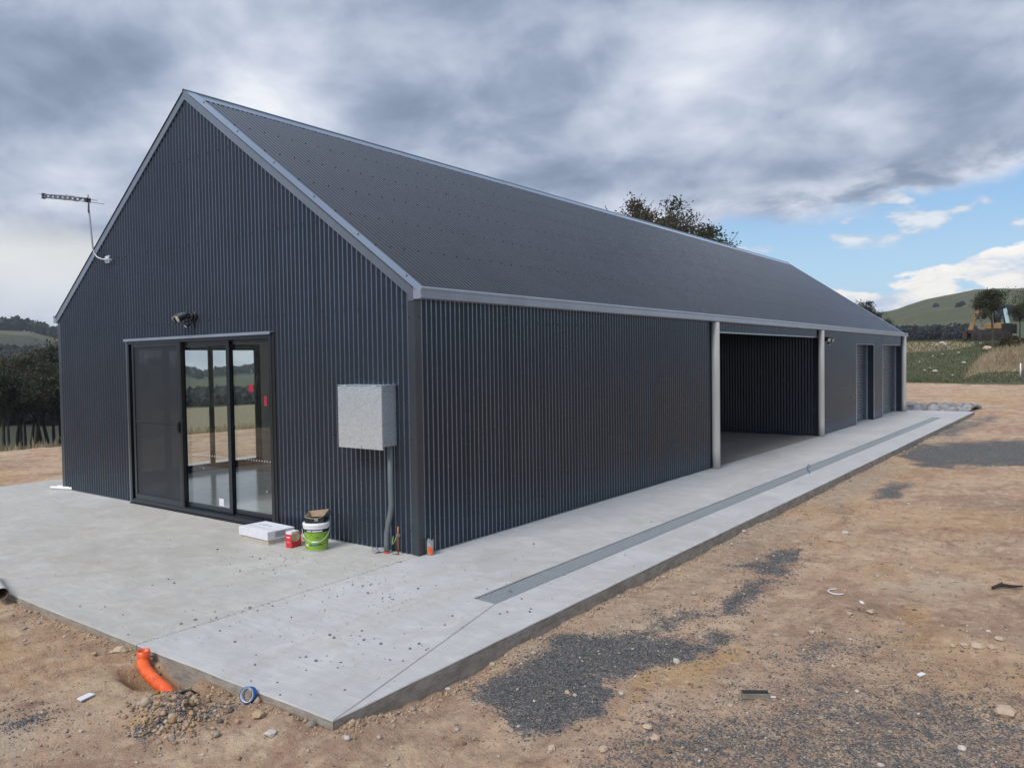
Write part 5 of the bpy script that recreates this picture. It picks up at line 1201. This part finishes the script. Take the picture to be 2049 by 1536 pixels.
# distant wood on the western hill, scrub under the northern hill: masses nobody could count
def mass(name, pts, sizes, per, leafm, label, hs=1.3, q=.16):
    r_ = np.random.default_rng(5); n = len(pts); C = r_.normal(size=(n, per, 3)); C /= np.linalg.norm(C, axis=2, keepdims=True); C *= r_.uniform(.45, 1, (n, per, 1))**.5
    C = C*sizes[:, None, None]*np.array([1, 1, hs*.55]); C[:, :, 2] += sizes[:, None]*hs*.75; C = (C+pts[:, None]).reshape(-1, 3); S_ = np.repeat(sizes, per)
    v, f = leafquads(C, 1., r_, .7); ctr = np.repeat(C, 4, 0); v = ctr+(v-ctr)*np.repeat(S_*q*2, 4)[:, None]
    return tag(link(name, fast_mesh(name, v, f, M[leafm])), label, 'wood', kind='stuff')
def sector(n, px0, px1, r0, r1, seed, pw=1.):
    r_ = np.random.default_rng(seed); px = r_.uniform(px0, px1, n); ds = r0+(r1-r0)*r_.uniform(0, 1, n)**pw; P = []
    for a_, d in zip(px, ds):
        dd = ray(a_, 730); dd = dd[:2]/np.linalg.norm(dd[:2]); P.append((CAM[0]+dd[0]*d, CAM[1]+dd[1]*d))
    P = np.array(P); return np.column_stack([P, gh(P[:, 0], P[:, 1])])
P_ = sector(2000, -150, 200, 150, 545, 11, .7); r_ = np.random.default_rng(2)
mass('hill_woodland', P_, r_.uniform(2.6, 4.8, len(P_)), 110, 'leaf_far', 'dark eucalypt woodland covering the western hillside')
P_ = sector(150, -200, 230, 800, 850, 13); mass('ridge_treeline', P_, np.random.default_rng(3).uniform(3.4, 6.2, len(P_)), 90, 'leaf_dark', 'dark line of trees along the western ridge', 1.6)
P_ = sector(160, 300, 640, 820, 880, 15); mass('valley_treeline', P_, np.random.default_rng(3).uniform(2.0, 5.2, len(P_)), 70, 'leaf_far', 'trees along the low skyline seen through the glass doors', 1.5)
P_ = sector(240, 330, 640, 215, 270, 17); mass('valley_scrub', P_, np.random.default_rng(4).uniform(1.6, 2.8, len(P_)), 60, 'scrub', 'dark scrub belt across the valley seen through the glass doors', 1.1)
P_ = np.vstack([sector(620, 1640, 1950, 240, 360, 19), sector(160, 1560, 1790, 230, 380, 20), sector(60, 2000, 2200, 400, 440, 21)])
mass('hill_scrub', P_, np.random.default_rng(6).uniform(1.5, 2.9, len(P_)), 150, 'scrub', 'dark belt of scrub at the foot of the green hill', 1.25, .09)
# tall dry grass on the bank and beyond the pad, grass tufts on the bank
def blades(name, P, hmin, hmax, wdt, mat, label):
    n = len(P); a_ = RNG.uniform(0, 6.283, n); hh = RNG.uniform(hmin, hmax, n); ln = RNG.normal(0, .25, (n, 2))
    t = np.stack([np.cos(a_), np.sin(a_), 0*a_], -1)*wdt
    v = np.stack([P-t, P+t, P+np.column_stack([ln*hh[:, None], hh])], 1).reshape(-1, 3)
    return tag(link(name, fast_mesh(name, v, np.arange(3*n).reshape(-1, 3), mat)), label, 'grass', kind='stuff')
M['straw'] = leafmat('dry_straw', (.27, .215, .135), (.36, .295, .195), (.42, .36, .26))
M['sward'] = leafmat('green_sward', (.075, .088, .042), (.105, .112, .060), (.18, .155, .095))
P_ = sector(16000, 1800, 2150, 62, 100, 23); px_, py_ = project(P_[:, 0], P_[:, 1], P_[:, 2])
dk = poly_mask(px_, py_, [(1925,760),(1960,715),(1990,700),(2060,690),(2400,690),(2400,742),(2060,742),(1960,745)], 8) > .5
blades('tall_dry_grass', P_[dk], .25, .55, .03, M['straw'], 'pale tall dry grass patch on the bank below the machine')
blades('bank_grass', P_[~dk], .06, .18, .03, M['sward'], 'short green grass on the bank beyond the pad')
P_ = np.column_stack([RNG.uniform(-95, -17.2, 14000), RNG.uniform(0, 75, 14000)]); P_ = np.column_stack([P_, gh(P_[:, 0], P_[:, 1])])
blades('valley_grass', P_, .12, .5, .03, M['straw'], 'dry straw-coloured grass below the pad edge')
# pale rocks on the bank
wr = [rock_mesh('bank_rock', 300+i, M['st_pale'], 1, .2) for i in range(3)]
for i, (px, py, sz) in enumerate(((1885, 688, .30), (1891, 691, .24), (1875, 691, .20), (1945, 687, .14), (1918, 707, .18), (1886, 709, .14), (1871, 744, .22), (1928, 727, .20), (1860, 737, .13), (1851, 742, .14), (1867, 713, .12), (1962, 688, .16), (1835, 690, .14), (1840, 725, .12), (1905, 752, .15))):
    ds = 62+np.clip((764-py)/80, 0, 1)*22
    for _ in range(12):
        p = at_dir(px, ds); e_ = hgt(px, py, ds)-p[2]; ds += e_*6
        ds = min(max(ds, 60), 95)
    o = link('bank_rock', wr[i % 3], None, (p[0], p[1], p[2]+sz*.3), (0, 0, random.uniform(0, 6))); o.scale = (sz*.95, sz*.7, sz*.5); tag(o, 'pale rock lying in the green grass of the bank', 'rock', 'rocks in the bank grass')
p = at_dir(1976, 79); o = link('boulder', RK['clod'][0], None, (p[0], p[1], p[2]+.15), (0, 0, 1)); o.scale = (.38, .32, .26); tag(o, 'tan boulder at the foot of the slender gum', 'boulder')
p = at_dir(2042, 66); tag(MB().tube([(0, 0, -.1), (0, 0, .95)], .045, 10).build('white_peg', M['white'], None, tuple(p)), 'white survey peg standing in the dry grass', 'peg')

# ------------------------------------------------------------------ the old digger on the bank
p = at_dir(1984, 87)
dg = tag(empty('old_digger', (p[0], p[1], float(gh(p[0], p[1]))), YAW-.60), 'old yellow tracked digger with pale blue cab parked on the bank', 'digger')   # local x runs left to right in the picture
for sy in (-1.15, .75):
    tk = MB(); pr_ = []
    for t in np.linspace(0, 6.283, 25)[:-1]: pr_.append((1.25*(1 if math.cos(t) > 0 else -1)+.38*math.cos(t), .40+.38*math.sin(t)))
    tk.extrude([(x, z) for x, z in pr_], 1, sy, sy+.42); to = tk.build('track', M['rustred'], dg)
    wl = MB()
    for k in range(5): wl.tube([(-1.2+k*.6, sy-.02, .36), (-1.2+k*.6, sy+.44, .36)], .22, 12)
    wl.build('track_rollers', M['tyre'], to)
MB().bbox(-1.9, -.78, .62, 1.75, .80, 1.02, .05).box(-2.35, -1.1, .15, -1.95, 1.0, .95).build('undercarriage', M['rustred'], dg)
MB().bbox(-.55, -.75, 1.03, .10, .75, 1.55, .06).bbox(.12, -.80, 1.03, .85, -.15, 1.60, .05).build('engine_cover', M['yellow'], dg)
MB().box(.86, -.85, .55, 1.65, .85, 1.50).box(1.55, -.8, .6, 2.0, .8, 1.45).build('counterweight', M['tyre'], dg)
cbm = MB()
for x0, x1, y_ in ((.15, -.02, -.75), (.95, .80, -.75), (.15, -.02, .75), (.95, .80, .75)): cbm.tube([(x0+.15, y_, 1.5), (x1+.12, y_*.9, 2.95)], .06, 6)
cbm.bbox(-.05, -.82, 2.95, 1.15, .82, 3.08, .03); cbm.build('cab_frame', M['black'], dg)
MB().add([(1.15, -.80, 1.55), (1.45, -.80, 1.55), (1.18, -.74, 3.0), (.92, -.74, 3.0), (1.15, .80, 1.55), (1.45, .80, 1.55), (1.18, .74, 3.0), (.92, .74, 3.0)], [(0, 1, 2, 3), (7, 6, 5, 4), (0, 4, 5, 1), (1, 5, 6, 2), (2, 6, 7, 3), (3, 7, 4, 0)]).build('cab_side', M['cabpaint'], dg)
for y_ in (-.70, .69): MB().box(.32, y_, 1.62, .92, y_+.01, 2.9).build('cab_glass', M['glass'], dg)
MB().bbox(.35, -.3, 1.6, .75, .3, 2.15, .05).build('seat', M['tyre'], dg)
bm_ = MB()
def beam(a_, b2, w0, w1, y0, y1):
    a_, b2 = np.array(a_, float), np.array(b2, float); d = (b2-a_)/np.linalg.norm(b2-a_); n = np.array([-d[1], d[0]])
    q = [a_+n*w0, b2+n*w1, b2-n*w1, a_-n*w0]; vs = [(x, y_, z) for y_ in (y0, y1) for x, z in q]
    bm_.add(vs, [(0, 1, 2, 3), (7, 6, 5, 4), (0, 4, 5, 1), (1, 5, 6, 2), (2, 6, 7, 3), (3, 7, 4, 0)])
beam((-1.75, 1.0), (-1.15, 3.05), .20, .15, -.25, .15); bm_.build('dipper_arm', M['yellow'], dg)
bm_ = MB(); beam((-1.10, 3.05), (-.62, 1.30), .13, .20, -.22, .12); bm_.build('boom', M['dead'], dg)
MB().tube([(-1.45, -.05, 1.9), (-.9, -.05, 2.6)], .06, 8).build('hydraulic_ram', M['alu_bright'], dg)
MB().add([(-2.1, -.45, .25), (-1.5, -.45, .30), (-1.45, -.45, 1.0), (-1.95, -.45, .95), (-2.1, .35, .25), (-1.5, .35, .30), (-1.45, .35, 1.0), (-1.95, .35, .95)], [(0, 1, 2, 3), (7, 6, 5, 4), (0, 4, 5, 1), (1, 5, 6, 2), (3, 7, 4, 0)]).build('bucket', M['rustred'], dg)

# ------------------------------------------------------------------ the air between here and the hills
hz_m = bpy.data.materials.new('pale_air'); hz_m.use_nodes = True; t = NT(hz_m.node_tree)
vol = t.n('ShaderNodeVolumePrincipled', Color=(.80, .88, 1.0, 1), Density=.00022); vol.inputs['Anisotropy'].default_value = .2
t.n('ShaderNodeOutputMaterial', Volume=vol)
tag(MB().box(-1700, -1700, -95, 1700, 1700, 110).build('haze', hz_m), 'thin pale air softening the far hills', kind='stuff')
